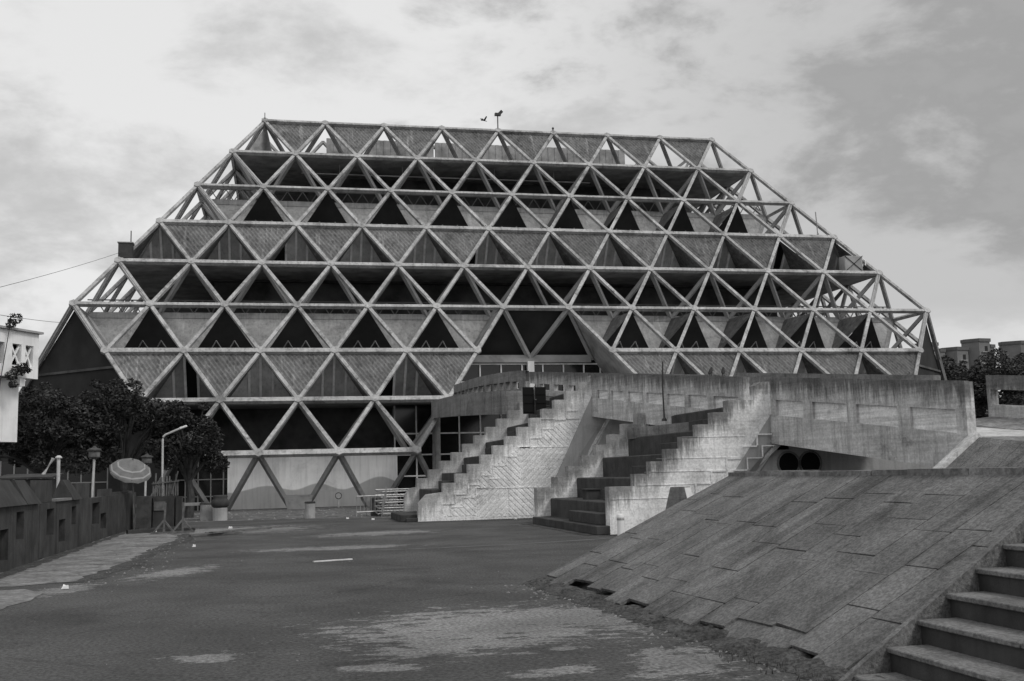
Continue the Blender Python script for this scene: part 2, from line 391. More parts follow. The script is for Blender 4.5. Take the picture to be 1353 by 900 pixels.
# web struts running inward from the front nodes
def strut(p, q, wd=.27, m=None):
    b = MB(); b.beam(p, q, wd, .28, FN); return b.build('web_strut', m or M_web, hall)
for r in (1, 4):
    for k in range(0, 9 + r):
        for j in (k, k + 1): strut(node(r, k), inner(r + 1, j))
for r in (2, 3, 5):
    for k in (0, 8 + r):
        for j in (k, k + 1): strut(node(r, k), inner(r + 1, j))
for k in range(0, 9):
    for j in (k, k + 1): strut(node(0, k), inner(1, j), .24, M_leg)
    for j in (k, k + 1):
        b = MB(); b.beam(inner(1, j), inner(0, k), .22, .22, FN); b.build('roof_strut', M_leg, hall)
for k in (2, 3, 4, 5, 6):
    for j in (k, k + 1):
        if j < 7: strut(node(7, k), inner(8, j))
for k, j in ((6, 6), (6, 7), (7, 7), (7, 8)): strut(node(5, k), inner(6, j), .32)
# outward-leaning legs of the lowest tier stand on the ground
for k in (3, 4, 5, 6):
    for j in (k, k + 1):
        b = MB(); q = inner(9, j); q.z = 0; b.beam(node(8, k) + V(0, .15, 0), q + V((k + .5 - j) * .9, 0, 0), .25, .34, V(0, -1, .6)); b.build('leg', M_leg, hall)
b = MB()
for sgn in (-1, 1):
    R = Matrix.Rotation(radians(90) * sgn, 3, 'Z')
    for r in (1, 2, 4, 5):
        for k in range(0, 9 + r):
            for j in (k, k + 1):
                p, q = R @ node(r, k), R @ inner(r + 1, j)
                if q.y > 0: continue
                b.beam(p, q, .25, .26)
tag(b.build('flank_web_strut', M_web, hall), kind='stuff')

# fluted panels flush with the frame
def fluted(r, k):
    A, B, Cc = node(r, k), node(r, k + 1), node(r + 1, k + 1)
    o = FN * -.10; ctr = (A + B + Cc) / 3
    A, B, Cc = [ctr + (p - ctr) * .93 + o for p in (A, B, Cc)]
    b = MB(); n = 30
    top = []; bot = []
    for i in range(n + 1):
        t = i / n; d = FN * (.035 if i % 2 else -.035)
        top.append(A + (B - A) * t + d); bot.append(Cc + (B - Cc) * t + d)
    for i in range(n): b.poly([top[i], bot[i], bot[i + 1], top[i + 1]])
    return b.build('fluted_panel', M_fluted, hall, fix=False, weld=True)
for k in range(8): fluted(0, k)
for k in range(11): fluted(3, k)
for k in list(range(1, 6)) + list(range(8, 13)): fluted(6, k)
# chamfer-side ends of the lower flush tier have one more panel each
# glazed triangles between the fluted panels
def window(r, k, broken):
    A, B, Cc = node(r, k) + V(0, .2, -.30), inner(r + 1, k), inner(r + 1, k + 1)
    b = MB(); void = MB(); mull = MB()
    B2, C2 = B + V(-.22, 0, .06), Cc + V(.22, 0, .06); A = A + V(0, 0, .16)
    nrm = (C2 - B2).cross(A - B2).normalized()
    if nrm.y > 0: nrm = -nrm
    def at(t):
        base = B2 + (C2 - B2) * t
        if t <= .5: top = B2 + (A - B2) * (t / .5)
        else: top = C2 + (A - C2) * ((1 - t) / .5)
        return base, top
    cuts = [0, .36, .5, .655, 1]
    for i in range(4):
        (b0, t0), (b1, t1) = at(cuts[i]), at(cuts[i + 1])
        pts = [b0, b1, t1, t0]
        pts = [p for j, p in enumerate(pts) if j == 0 or (p - pts[j - 1]).length > .01]
        if (pts[0] - pts[-1]).length < .01: pts.pop()
        (void if i == broken else b).poly([p - nrm * .05 for p in pts])
    for t in cuts[1:4]:
        p, q = at(t); mull.beam(p, q, .16, .14, nrm)
    w_ = b.build('window', M_pane, hall, fix=False)
    mull.build('mullion', M_mull, w_)
    if void.f: void.build('missing_pane', M_black, w_, fix=False)
    sp = MB()
    for (e, i2) in ((node(r + 1, k), B), (node(r + 1, k + 1), Cc)):
        if exists(r + 1, k if i2 is B else k + 1): sp.poly([node(r, k) + V(0, .15, -.25), e + V(0, .25, 0), i2])
    sp.build('side_panel', M_fluted, w_, fix=False)
for k in range(12): window(3, k, {2: 0, 5: 0, 8: 0, 10: 2}.get(k))
for k in (2, 3, 4, 5): window(6, k, {2: 2, 5: 0}.get(k))
for k in (9, 10, 11, 12): window(6, k, None)

# pale inner panels with dark dormer-like recesses between them
def pale(r, k):
    A, B, Cc = inner(r, k), inner(r, k + 1), inner(r + 1, k + 1)
    b = MB(); n = FN * -.1
    b.solid([A + n, B + n, Cc + n], [A, B, Cc])
    return b.build('pale_panel', M_light, hall)
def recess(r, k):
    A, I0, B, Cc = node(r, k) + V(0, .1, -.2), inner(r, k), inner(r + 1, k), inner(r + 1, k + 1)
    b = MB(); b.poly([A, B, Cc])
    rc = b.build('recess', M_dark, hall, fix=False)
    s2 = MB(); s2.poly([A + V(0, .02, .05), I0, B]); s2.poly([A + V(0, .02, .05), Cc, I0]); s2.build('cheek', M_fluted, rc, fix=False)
    z = MB()
    for i in range(2):
        p0 = B + (Cc - B) * (.25 + .25 * i) + V(0, -.45, .25); p1 = B + (Cc - B) * (.5 + .25 * i) + V(0, -.45, .25); pm = (p0 + p1) / 2 + V(0, -.72, .95)
        z.beam(p0, pm, .06, .06); z.beam(pm, p1, .06, .06)
    z.build('railing', M_leg, rc)
for k in range(10): pale(2, k)
for k in range(1, 10): recess(2, k)
for k in list(range(0, 6)) + list(range(7, 13)): pale(5, k)
for k in list(range(1, 6)) + [8, 9, 10, 11, 12]: recess(5, k)
# gallery lips (inner chords) and the little zigzag railings standing on them
def lip(r, k0, k1):
    b = MB(); p, q = inner(r, k0), inner(r, k1)
    b.beam(p, q, .42, .34, V(0, -1, 0), .03); b.build('gallery_lip', M_light, hall)
    z = MB(); n = int(round((q.x - p.x) / 1.225))
    for i in range(n):
        a = p + V(1.225 * i, .3, .2); c = p + V(1.225 * (i + 1), .3, .2)
        m_ = (a + c) / 2 + V(0, 0, .95)
        z.beam(a, m_, .07, .07); z.beam(m_, c, .07, .07)
    z.beam(p + V(0, .3, 1.17), q + V(0, .3, 1.17), .08, .08)
    z.build('gallery_railing', M_truss, hall)
lip(2, 0, 10); lip(5, 0, 6); lip(5, 7, 13)
b = MB(); b.beam(inner(6, 6) + V(.2, 0, 0), inner(6, 8) - V(.2, 0, 0), .55, .5, V(0, -1, 0)); b.build('entrance_beam', M_web, hall)

# closed dark core, a stack of chamfered prisms, with ribbed soffits under the overhanging tiers
def octo(h, z, c=12.6 * S):
    k = min(h, c - h) if 2 * h > c else h
    if k >= h: return [V(-h, -h, z), V(h, -h, z), V(h, h, z), V(-h, h, z)]
    return [V(-k, -h, z), V(k, -h, z), V(h, -k, z), V(h, k, z), V(k, h, z), V(-k, h, z), V(-h, k, z), V(-h, -k, z)]
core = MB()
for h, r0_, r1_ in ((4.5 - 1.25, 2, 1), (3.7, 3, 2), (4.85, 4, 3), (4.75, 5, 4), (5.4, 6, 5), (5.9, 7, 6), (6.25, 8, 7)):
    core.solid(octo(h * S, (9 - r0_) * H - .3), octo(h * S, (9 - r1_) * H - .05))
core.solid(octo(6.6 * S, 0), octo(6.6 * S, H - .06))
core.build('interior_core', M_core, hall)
for r in (1, 4, 7):
    h = (8 + r) / 2 * S - .12; b = MB(); z = (9 - r) * H
    if r < 7: b.solid(octo(h, z - .13), octo(h, z - .01))
    else: b.solid(octo(h, z - .13, 12.9 * S), octo(h, z - .01, 12.9 * S))
    b.build('soffit', M_soffit, hall)
# parapet walls under the roof, open at both ends
b = MB(); yb = -4 * S + .67 * S
for x0, x1 in ((-2.95 * S, -2.32 * S), (-2.2 * S, -1.05 * S), (-1.02 * S, 2.55 * S)):
    n = int((x1 - x0) / .3)
    for i in range(n):
        xa = x0 + (x1 - x0) * i / n; xb = x0 + (x1 - x0) * (i + 1) / n; d = .05 if i % 2 else 0
        b.box(xa, xb, yb + d, yb + .3, 8 * H - .05, 9 * H - .15)
b.build('roof_parapet', M_soffit, hall)
b = MB(); b.beam(V(-3.6 * S, yb + 1.5, 8.55 * H), V(3.6 * S, yb + 1.5, 8.55 * H), .3, .3); b.build('roof_rail', M_web, hall)
for k, sgn in ((0, 1), (8, -1)):
    b = MB(); b.poly([node(0, k), node(1, k + (1 if k == 8 else 0)) + V(.3 * sgn, .4, 0) if k == 8 else node(1, 0) + V(1.9, .5, 0), inner(1, k) if k == 8 else node(0, 0) + V(-.2, 3.2, -3.1)])
    if k == 8:
        b = MB(); b.poly([node(0, 8) + V(-.1, .2, -.2), node(1, 8) + V(.2, .2, 0), inner(1, 8)])
    else:
        b = MB(); b.poly([node(0, 0) + V(.1, .3, -.2), node(1, 0) + V(1.0, .6, 0), inner(1, 1) + V(-1.6, 0, .4)])
    b.build('end_panel', M_soffit, hall, fix=False)
# one pale unlit rail in place of hanging lamp bars below the upper soffit, and weeds rooted on the ledges
b = MB(); zt = 8 * H - 1.05
b.beam(V(-3.4 * S, -4.5 * S + 1.6, zt), V(1.6 * S, -4.5 * S + 1.6, zt), .10, .07)
for i in range(9): b.beam(V(-3.3 * S + 2.6 * i, -4.5 * S + 1.6, zt + .03), V(-3.3 * S + 2.6 * i, -4.5 * S + 1.6, 8 * H - .14), .05, .05)
b.build('lamp_bar_rail', M_web, hall)
b = MB(); rw_ = random.Random(5)
for r, ks in ((3, range(1, 11)), (6, (2, 3, 4, 5, 9, 10, 11, 12))):
    for k in ks:
        for _ in range(rw_.choice((1, 2, 2, 3))):
            c = node(r, k) + V(rw_.uniform(-.7, .7), .05, .16); n_ = rw_.randint(4, 16); sz = rw_.uniform(.12, .34)
            for _ in range(n_):
                d = V(rw_.gauss(0, .5), rw_.gauss(0, .5), rw_.uniform(.2, 1)) * sz; e = V(rw_.gauss(0, 1), rw_.gauss(0, 1), 0).normalized() * .04
                p = c + V(rw_.uniform(-.16, .16), rw_.gauss(0, .05), 0); b.poly([p - e, p + e, p + d])
tag(b.build('ledge_weeds', M_creeper, hall, fix=False), kind='stuff')
# chamfered corners: dark sheet in the opening, its inner shade put into the colour
for sg in (-1, 1):
    A = V(sg * 6.5 * S, -6.5 * S, 4 * H); Bf, Bs = V(sg * 5.0 * S, -8 * S, H), V(sg * 8 * S, -5.0 * S, H)
    ef, es, ea = V(-sg * .1, .6, 0), V(-sg * .12, .05, 0), V(-sg * .12, .2, -.2)
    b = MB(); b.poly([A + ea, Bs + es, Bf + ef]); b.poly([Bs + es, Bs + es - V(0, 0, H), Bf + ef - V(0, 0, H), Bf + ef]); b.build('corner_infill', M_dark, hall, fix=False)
    for q in range(3):
        b = MB(); t_ = .42 + .2 * q; p_, q_ = (A + ea).lerp(Bs + es, t_), (A + ea).lerp(Bf + ef, t_); o_ = V(sg * .06, -.06, 0)
        b.beam(p_ + o_, q_ + o_, .16, .08, V(sg, -1, 0)); b.build('corner_rail', M_core, hall)
# panels on the flanks that close the lower tiers behind the corners
for sgn in (-1, 1):
    RM = Matrix.Rotation(radians(90) * sgn, 3, 'Z'); fl_ = MB(); pl_ = MB(); dk_ = MB()
    for k in range(13):
        A, B, Cc = inner(5, k), inner(5, k + 1), inner(6, k + 1)
        if (RM @ B).y < -1 and 0 < k < 12: pl_.poly([RM @ p for p in (A, B, Cc)])
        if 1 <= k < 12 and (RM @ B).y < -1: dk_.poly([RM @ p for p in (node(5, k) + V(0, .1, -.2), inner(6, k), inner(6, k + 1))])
        if 1 <= k < 13 and (RM @ node(6, k + 1)).y < -1: fl_.poly([RM @ (p - FN * .1) for p in (node(6, k), node(6, k + 1), node(7, k + 1))])
    pl_.build('flank_pale_panel', M_light, hall, fix=False); dk_.build('flank_recess', M_dark, hall, fix=False); fl_.build('flank_fluted_panel', M_fluted, hall, fix=False)
# ground-floor wall behind the legs
b = MB(); b.box(-4.42 * S, -2.15 * S, -34.3, -34.0, 0, H - .05); b.build('ground_floor_wall', M_damp, hall)
b = MB(); b.box(-7.3 * S, -4.42 * S, -34.0, -33.7, 0, H - .05); b.build('ground_floor_glazing', M_glass, hall)
b = MB()
for i in range(18): b.beam(V(-7.25 * S + i * .8, -34.05, 0), V(-7.25 * S + i * .8, -34.05, H), .08, .08)
for z in (.9, 2.0): b.beam(V(-7.3 * S, -34.06, z), V(-4.42 * S, -34.06, z), .07, .07)
b.build('ground_floor_mullion', M_rail, hall)
# entrance bay: reveals, dark soffit, clerestory glazing, tall ground-floor glazing
b = MB()
R_ = [(5, 7), (6, 8), (7, 9), (8, 10)]
for a, c in zip(R_, R_[1:]):
    p, q = node(*a) + V(.1, .2, 0), node(*c) + V(.1, .2, 0); b.poly([p, q, q + V(0, 7.5, 0), p + V(0, 7.5, 0)])
b.build('entrance_reveal', M_soffit, hall, fix=False)
b = MB()
L_ = [(5, 6), (6, 6), (7, 6), (8, 6)]
for a, c in zip(L_, L_[1:]):
    p, q = node(*a) + V(-.1, .25, 0), node(*c) + V(-.1, .25, 0); b.poly([p, q, q + V(0, 7.5, 0), p + V(0, 7.5, 0)])
b.build('entrance_reveal', M_soffit, hall, fix=False)
b = MB(); b.poly([node(5, 6) + V(0, .5, -.1), node(5, 7) + V(0, .5, -.1), inner(6, 8) + V(0, .6, 0), inner(6, 6) + V(0, .6, 0)]); b.build('entrance_soffit', M_dark, hall, fix=False)
b = MB(); b.box(-6.8, 6.8, -29.2, -29.0, 2 * H, 3 * H); ge = b.build('entrance_glazing', M_glass, hall)
b = MB()
for x in [-6.4, -5.4, -3.8, -2.2, -.6, 1.0, 2.6, 4.2, 5.5]: b.beam(V(x, -29.3, 2 * H), V(x, -29.3, 10.05), .10, .1)
for z, x0, x1 in ((10.02, -6.6, 5.6), (8.7, -6.6, -1.0)): b.beam(V(x0, -29.32, z), V(x1, -29.32, z), .14, .1)
b.build('mullion', M_mull, ge)
b = MB(); b.box(-.25, .25, -29.75, -29.35, 2 * H, 10.2); b.build('entrance_post', M_white, hall)
b = MB(); b.box(-10.7, 2.0, -33.2, -33.0, 0, 2 * H - .2); gg = b.build('lobby_glazing', M_glass, hall)
b = MB()
for i in range(9): b.beam(V(-10.6 + 1.5 * i, -33.32, 0), V(-10.6 + 1.5 * i, -33.32, 2 * H - .2), .10, .1)
for z in (1.9, 3.35, 4.8): b.beam(V(-10.65, -33.34, z), V(1.5, -33.34, z), .10, .1)
b.build('mullion', M_mull, gg)
b = MB(); b.tube([V(-8.25, -37, 0), V(-8.22, -37, 6.6)], .27, 12); b.build('lobby_column', M_frame, hall, smooth=False)

# things on the roof line
def pole_lamp():
    t = thing('roof_floodlight', node(0, 4), 'thin pole with a small floodlight on the middle of the roof edge', 'floodlight')
    p = node(0, 4); b = MB(); b.tube([p, p + V(0, 0, 1.45)], .05, 8); b.build('pole', M_darkmetal, t)
    b = MB(); c = p + V(.05, 0, 1.5); b.box(c.x - .3, c.x + .22, c.y - .15, c.y + .15, c.z - .08, c.z + .14); b.beam(c + V(.1, 0, .1), c + V(.34, -.1, .34), .22, .2); b.build('lamp_head', M_darkmetal, t)
pole_lamp()
p = node(0, 0); b = MB(); b.tube([p, p + V(0, 0, .75)], .035, 6); b.lathe(p + V(0, 0, .2), [(.09, 0), (.11, .06), (.05, .14)], 8); tag(b.build('lightning_rod', M_darkmetal), 'short lightning rod at the left end of the roof edge', 'lightning rod')
p = node(0, 5); b = MB(); b.tube([p, p + V(0, 0, .5)], .05, 6); b.lathe(p + V(0, 0, .42), [(.08, 0), (.11, .1), (.03, .2)], 8); tag(b.build('roof_lamp', M_darkmetal), 'tiny knob-like lamp on the roof edge right of the floodlight', 'lamp')
p = node(3, 11) + V(-1.2, .4, .8); b = MB(); b.tube([p + V(0, 0, -.9), p + V(-.1, 0, 1.5)], .045, 6); b.lathe(p + V(0, 0, -.5), [(.1, 0), (.1, .12), (.04, .2)], 8); tag(b.build('aerial_rod', M_metal), 'thin upright rod on the right sloping edge of the hall', 'rod')
t = thing('junction_box', node(4, 0) + V(.4, .3, .2), 'dark box with a rod on the left sloping edge of the hall', 'box')
p = node(4, 0) + V(.45, .4, .2)
b = MB(); b.box(p.x - .5, p.x + .45, p.y - .35, p.y + .35, p.z + .1, p.z + 1.15); b.build('casing', M_darkmetal, t)
b = MB(); b.box(p.x - .56, p.x + .51, p.y - .41, p.y + .41, p.z + 1.152, p.z + 1.22); b.build('lid', M_web, t)
b = MB(); b.tube([p + V(.3, 0, 1.2), p + V(.3, 0, 2.1)], .04, 6); b.build('rod', M_darkmetal, t)
t = thing('air_cooler', node(4, 12) + V(-2.0, .6, .2), 'boxy grey cooler unit with a curled pipe near the right sloping edge', 'cooler')
p = node(4, 12) + V(-1.9, .8, .22)
b = MB(); b.box(p.x - .9, p.x + .7, p.y - .5, p.y + .5, p.z, p.z + 1.3); b.build('casing', M_web, t, bevel=.04)
b = MB(); b.beam(p + V(-.9, -.53, 0), p + V(.7, -.53, 1.3), .05, .05); b.beam(p + V(-.9, -.53, 1.3), p + V(.7, -.53, 0), .05, .05); b.build('brace', M_darkmetal, t)
b = MB(); b.tube([p + V(.85 + .22 * cos(a), -.3, .75 + .32 * sin(a)) for a in [i * .55 - .6 for i in range(10)]] + [p + V(.85, -.3, .7)], .06, 6); b.build('pipe', M_white, t)

# ================================================================== ground
b = MB(); b.poly([V(-1500, -700, 0), V(1500, -700, 0), V(1500, 1800, 0), V(-1500, 1800, 0)]); tag(b.build('ground', M_ground), kind='structure')
def sheet(name, pts, m, z, jag=.12, step=.5):
    P = []
    for a, c in zip(pts, pts[1:] + pts[:1]):
        a, c = V(*a, 0), V(*c, 0); n = max(1, int((c - a).length / step))
        for i in range(n):
            q = a + (c - a) * i / n; P.append(V(q.x + random.uniform(-jag, jag), q.y + random.uniform(-jag, jag), z))
    b = MB(); b.poly(P); return tag(b.build(name, m, fix=False), kind='structure')
sheet('gravel_apron', [(-32, -30), (-32, -52.5), (-22.5, -54.2), (-17, -54.5), (-14.6, -55.2), (-13.2, -57.0), (-9, -57), (-6, -34.4)], M_dirt, .004, .25, .6)
sheet('pavement', [(-24.3, -84.5), (-23.2, -84.9), (-22.25, -84.2), (-21.9, -80.5), (-21.85, -75.2), (-21.6, -69.0), (-22.2, -65.5), (-24.3, -62)], M_pave, .008, .12, .5)
sheet('pavement', [(-26, -92), (-23.4, -91.6), (-22.4, -88.5), (-22.3, -86.6), (-22.8, -85.6), (-26, -85.4)], M_pave, .008, .1, .5)
sheet('gutter', [(-22.6, -84.6), (-22.1, -84.3), (-21.75, -80.5), (-21.7, -75.2), (-21.4, -69.0), (-21.9, -65.5), (-21.5, -65.3), (-21.1, -69), (-21.45, -75.2), (-21.5, -80.5), (-21.9, -84.6)], M_soil, .006, .12, .4)
for L_ in ([(-12.6, -62.2), (-7.4, -62.2), (-7.2, -62.65), (-12.7, -62.5)], [(-8.9, -75.8), (-8.9, -67.2), (-9.25, -67.0), (-9.2, -75.9)], [(-8.5, -75.8), (-6, -75.8), (-6, -76.2), (-8.6, -76.1)], [(-24.3, -84), (-24.3, -59), (-24.0, -59), (-23.9, -84)], [(-24.2, -60.6), (-22.2, -60.6), (-21.6, -61.6), (-24.2, -61.8)], [(-21.6, -34.35), (-10.6, -34.35), (-10.6, -34.9), (-21.6, -34.9)]):
    sheet('dirt_strip', L_, M_soil, .012, .09, .4)
sheet('drain_strip', [(-17.8, -77.5), (-15.3, -78.65), (-12, -78.3), (-9.1, -77.35), (-9.1, -77.6), (-12, -78.55), (-15.3, -78.85), (-17.8, -77.65)], M_patch, .006, .03, .5)
b = MB(); b.box(-17.5, -16.55, -81.75, -81.67, .004, .03, .32); tag(b.build('white_batten', M_slotp), 'thin white batten lying alone on the asphalt in the middle', 'batten')

# ================================================================== the ramp bridge
p0 = V(-4.9, -62.2, 0); dd = V(.1384, -.9904, 0); nn = V(.9904, .1384, 0)
def topz(t): return 6.18 - .1027 * t
def bp(t, off, z): return p0 + dd * t + nn * off + V(0, 0, z)
def bpr(t, off, dz): return bp(t, off, topz(t) + dz)
bridge = thing('ramp_bridge', bp(11, 2, 0), 'long board-marked concrete ramp bridge with slotted parapets sloping down from the hall entrance', 'bridge')
def parapet(t0, t1, slots, off, Hh, st, sb, th=.28, name='parapet', dz=0):
    us = [t0] + [q for s_ in slots for q in s_] + [t1]
    vs = [-Hh, sb, st, 0]
    b = MB(); b.plate(us, vs, lambda i, j: j == 1 and i % 2 == 1, lambda u, v, w_: bpr(u, off + w_, v + dz - (max(0, u) * .012 if v < st else 0)), .14 if slots and t0 > -1 else th)
    o_ = b.build(name, M_parapet, bridge, weld=True)
    if slots and t0 > -1:
        q = MB(); a_, c_ = off + .145, off + th
        q.solid([bpr(t0, a_, -Hh + .02), bpr(t1 - .01, a_, -Hh + .02), bpr(t1 - .01, c_, -Hh + .02), bpr(t0, c_, -Hh + .02)], [bpr(t0, a_, -.02), bpr(t1 - .01, a_, -.02), bpr(t1 - .01, c_, -.02), bpr(t0, c_, -.02)])
        q.build('inner_face', M_parapet, o_)
        for sa, sb_ in slots:
            q = MB(); d0 = max(0, sa) * .012; d1 = max(0, sb_) * .012
            q.solid([bpr(sa - .02, off + .085, sb - .02 - d0), bpr(sb_ + .02, off + .085, sb - .02 - d1), bpr(sb_ + .02, off + .135, sb - .02 - d1), bpr(sa - .02, off + .135, sb - .02 - d0)],
                    [bpr(sa - .02, off + .085, st + .02), bpr(sb_ + .02, off + .085, st + .02), bpr(sb_ + .02, off + .135, st + .02), bpr(sa - .02, off + .135, st + .02)])
            q.build('slot_panel', M_slotp, o_)
    return o_
A_SL = [(.6, 1.64), (1.96, 3.16), (3.6, 4.85), (5.2, 6.55), (6.9, 8.22), (8.5, 9.85), (10.25, 11.85)]
B_SL = [(14.03, 15.46), (15.91, 17.53), (17.94, 19.64), (20.12, 21.76)]
parapet(-.3, 12.2, A_SL, 0, 1.88, -.70, -1.06)
parapet(13.45, 22.12, B_SL, 0, 1.95, -.72, -1.04)
F_SL = [(-20 + 2.2 * i, -18.4 + 2.2 * i) for i in range(8)]
parapet(-21, 4.6, F_SL, 3.7, 1.4, -.70, -1.06, dz=.02)
parapet(5.9, 16.9, [], 3.7, 1.7, -.70, -1.06, dz=.12)
b = MB()
for ta, tb in ((-.3, 22.2),):
    b.solid([bpr(ta, .285, -1.84), bpr(tb, .285, -2.1), bpr(tb, 3.695, -2.1), bpr(ta, 3.695, -1.84)], [bpr(ta, .285, -1.36), bpr(tb, .285, -1.36), bpr(tb, 3.695, -1.36), bpr(ta, 3.695, -1.36)])
b.build('deck', M_parapet, bridge); b = MB()
b.solid([bpr(-20, .3, -1.84), bpr(-.31, .3, -1.84), bpr(-.31, 3.69, -1.84), bpr(-20, 3.69, -1.84)], [bpr(-20, .3, -1.36), bpr(-.31, .3, -1.36), bpr(-.31, 3.69, -1.36), bpr(-20, 3.69, -1.36)])
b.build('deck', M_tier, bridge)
# the ramp lands on a paved slope that goes on toward the viewer and to the right
b = MB()
cs = lambda t, o, d: bpr(t, o, d + .11 * max(0, o - 4.0))
for (ta, tb, oa, ob) in ((22.2, 36, .02, 4.0), (16.7, 36, 4.0, 8.0), (16.7, 36, 8.0, 12.0)):
    b.solid([cs(ta, oa, -2.1), cs(tb, oa, -2.1), cs(tb, ob, -2.1), cs(ta, ob, -2.1)], [cs(ta, oa, -1.37), cs(tb, oa, -1.37), cs(tb, ob, -1.37), cs(ta, ob, -1.37)])
tag(b.build('paved_ramp', M_pave), kind='structure')
rp = thing('ramp_parapet', bpr(17, 6, -1.35), 'short slotted concrete parapet at the far right edge behind the paved slope', 'parapet')
b = MB(); b.plate([16.6, 16.75, 20.2, 20.6, 24], [-1.36, -.92, -.45, 0], lambda i, j: j == 1 and i in (1, 3), lambda u, v, w_: bpr(u, 6 + w_, v + .14), .3); b.build('wall', M_parapet, rp, weld=True)

# curved landing parapet that ties the bridge to the hall
bal = thing('landing_balcony', V(-8.5, -50, 4.8), 'curved concrete landing balcony beside the hall entrance, above the dark glazing', 'balcony')
path = [(-6.5, -57.55), (-7.2, -57.45), (-7.75, -57.15), (-8.15, -56.5), (-8.55, -54.8), (-8.85, -52.5), (-9.0, -49), (-8.9, -45), (-8.7, -41), (-8.6, -37.5)]
b = MB(); cum = [0]
for a, c in zip(path, path[1:]): cum.append(cum[-1] + (V(*c, 0) - V(*a, 0)).length)
def along(u):
    for i in range(len(cum) - 1):
        if u <= cum[i + 1] + 1e-6:
            t = (u - cum[i]) / (cum[i + 1] - cum[i]); a, c = V(*path[i], 0), V(*path[i + 1], 0)
            d = (c - a).normalized(); return a + (c - a) * t, V(-d.y, d.x, 0)
    return V(*path[-1], 0), V(-1, 0, 0)
def balf(u, v, w_):
    p, nrm = along(u); return p - nrm * w_ + V(0, 0, 6.52 + u * .045 + v)
b.plate(sorted(set(cum + [q * .6 for q in range(int(cum[-1] / .6))])), [-1.85, -.72], lambda i, j: False, balf, .3)
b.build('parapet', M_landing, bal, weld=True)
us = [1.0]; u = 1.4
while u < cum[-1] - 1.2: us += [u, u + (.75 if u < 6 else 1.5)]; u += 1.0 if u < 6 else 1.9
us.append(cum[-1])
b = MB(); b.plate(us, [-.86, -.70, -.30, .22], lambda i, j: j == 1 and i % 2 == 1, lambda u, v, w_: balf(u, v + .10, 1.5 + w_), .25)
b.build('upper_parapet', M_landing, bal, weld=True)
b = MB(); pts = [along(u)[0] for u in cum]
b.solid([p + V(.35, 0, 6.52 + u * .045 - 1.84) for p, u in zip(pts, cum)] + [V(-3, -38, 6.4), V(-3, -57.5, 4.8)], [p + V(.35, 0, 6.52 + u * .045 - 1.45) for p, u in zip(pts, cum)] + [V(-3, -38, 6.8), V(-3, -57.5, 5.1)])
b.build('landing_slab', M_tier, bal)
t = thing('steel_gate', V(-6.75, -59.2, 4.75), 'dark double-leaf steel gate shutting the top of the farther staircase', 'gate')
for i in range(2):
    b = MB(); x0 = -7.33 + i * .56
    b.box(x0, x0 + .53, -59.25, -59.19, 4.62, 5.85)
    for q in range(3): b.box(x0 + .02, x0 + .51, -59.275, -59.252, 4.7 + .4 * q, 4.78 + .4 * q)
    b.build('leaf', M_black, t)
b = MB(); b.tube([V(-6.78, -59.32, 4.62), V(-6.78, -59.32, 5.9)], .018, 6); b.tube([V(-6.8, -59.34, 5.25), V(-6.72, -59.34, 5.25)], .045, 6); b.build('bolt', M_darkmetal, t)

# ================================================================== staircases with stepped side walls
def clip(poly, keep):
    out = []
    for i in range(len(poly)):
        a, c = poly[i], poly[(i + 1) % len(poly)]; fa, fc = keep(a), keep(c)
        if fa >= 0: out.append(a)
        if (fa >= 0) != (fc >= 0):
            t = fa / (fa - fc); out.append((a[0] + (c[0] - a[0]) * t, a[1] + (c[1] - a[1]) * t))
    return out
def chevrons(b, region, y, sgn, pitch=.18, wd=.145, h=.018):
    """raised 45-degree boarding inside a convex region of the xz plane"""
    cxs = [p[0] for p in region]; czs = [p[1] for p in region]
    ar = sum(region[i][0] * region[(i + 1) % len(region)][1] - region[(i + 1) % len(region)][0] * region[i][1] for i in range(len(region)))
    if ar < 0: region = region[::-1]
    x0, x1, z0, z1 = min(cxs), max(cxs), min(czs), max(czs); L = (x1 - x0) + (z1 - z0)
    c = x0 - L
    while c < x1 + L:
        d = (1, sgn); a0 = (c - L * 0, z0) if sgn > 0 else (c, z1)
        q = [(a0[0], a0[1]), (a0[0] + wd, a0[1]), (a0[0] + wd + L, a0[1] + sgn * L), (a0[0] + L, a0[1] + sgn * L)]
        for i in range(len(region)):
            pa, pb = region[i], region[(i + 1) % len(region)]
            ex, ez = pb[0] - pa[0], pb[1] - pa[1]
            q = clip(q, lambda p, pa=pa, ex=ex, ez=ez: ex * (p[1] - pa[1]) - ez * (p[0] - pa[0])) if q else q
            if len(q) < 3: break
        if len(q) >= 3: b.solid([V(x, y + .01, z) for x, z in q], [V(x, y - h, z) for x, z in q])
        c += pitch * 1.414
    return b
def profile(x0, z0, n, first, tread, rise):
    P = [(x0, 0), (x0, z0)]; x, z = x0 + first, z0
    P.append((x, z))
    for i in range(n): z += rise; P.append((x, z)); x += tread; P.append((x, z))
    return P
def side_wall(P, tail, y0, y1, parent, m=M_stair):
    pts = P + tail; b = MB(); b.solid([V(x, y0, z) for x, z in pts], [V(x, y1, z) for x, z in pts])
    return b.build('side_wall', m, parent)
def stairline(b, x, z, n, tread, rise, y, wd=.05, h=.03):
    for i in range(n):
        b.box(x, x + wd, y - h, y + .01, z, z + rise); b.box(x + wd, x + tread, y - h, y + .01, z + rise - wd, z + rise); x += tread; z += rise
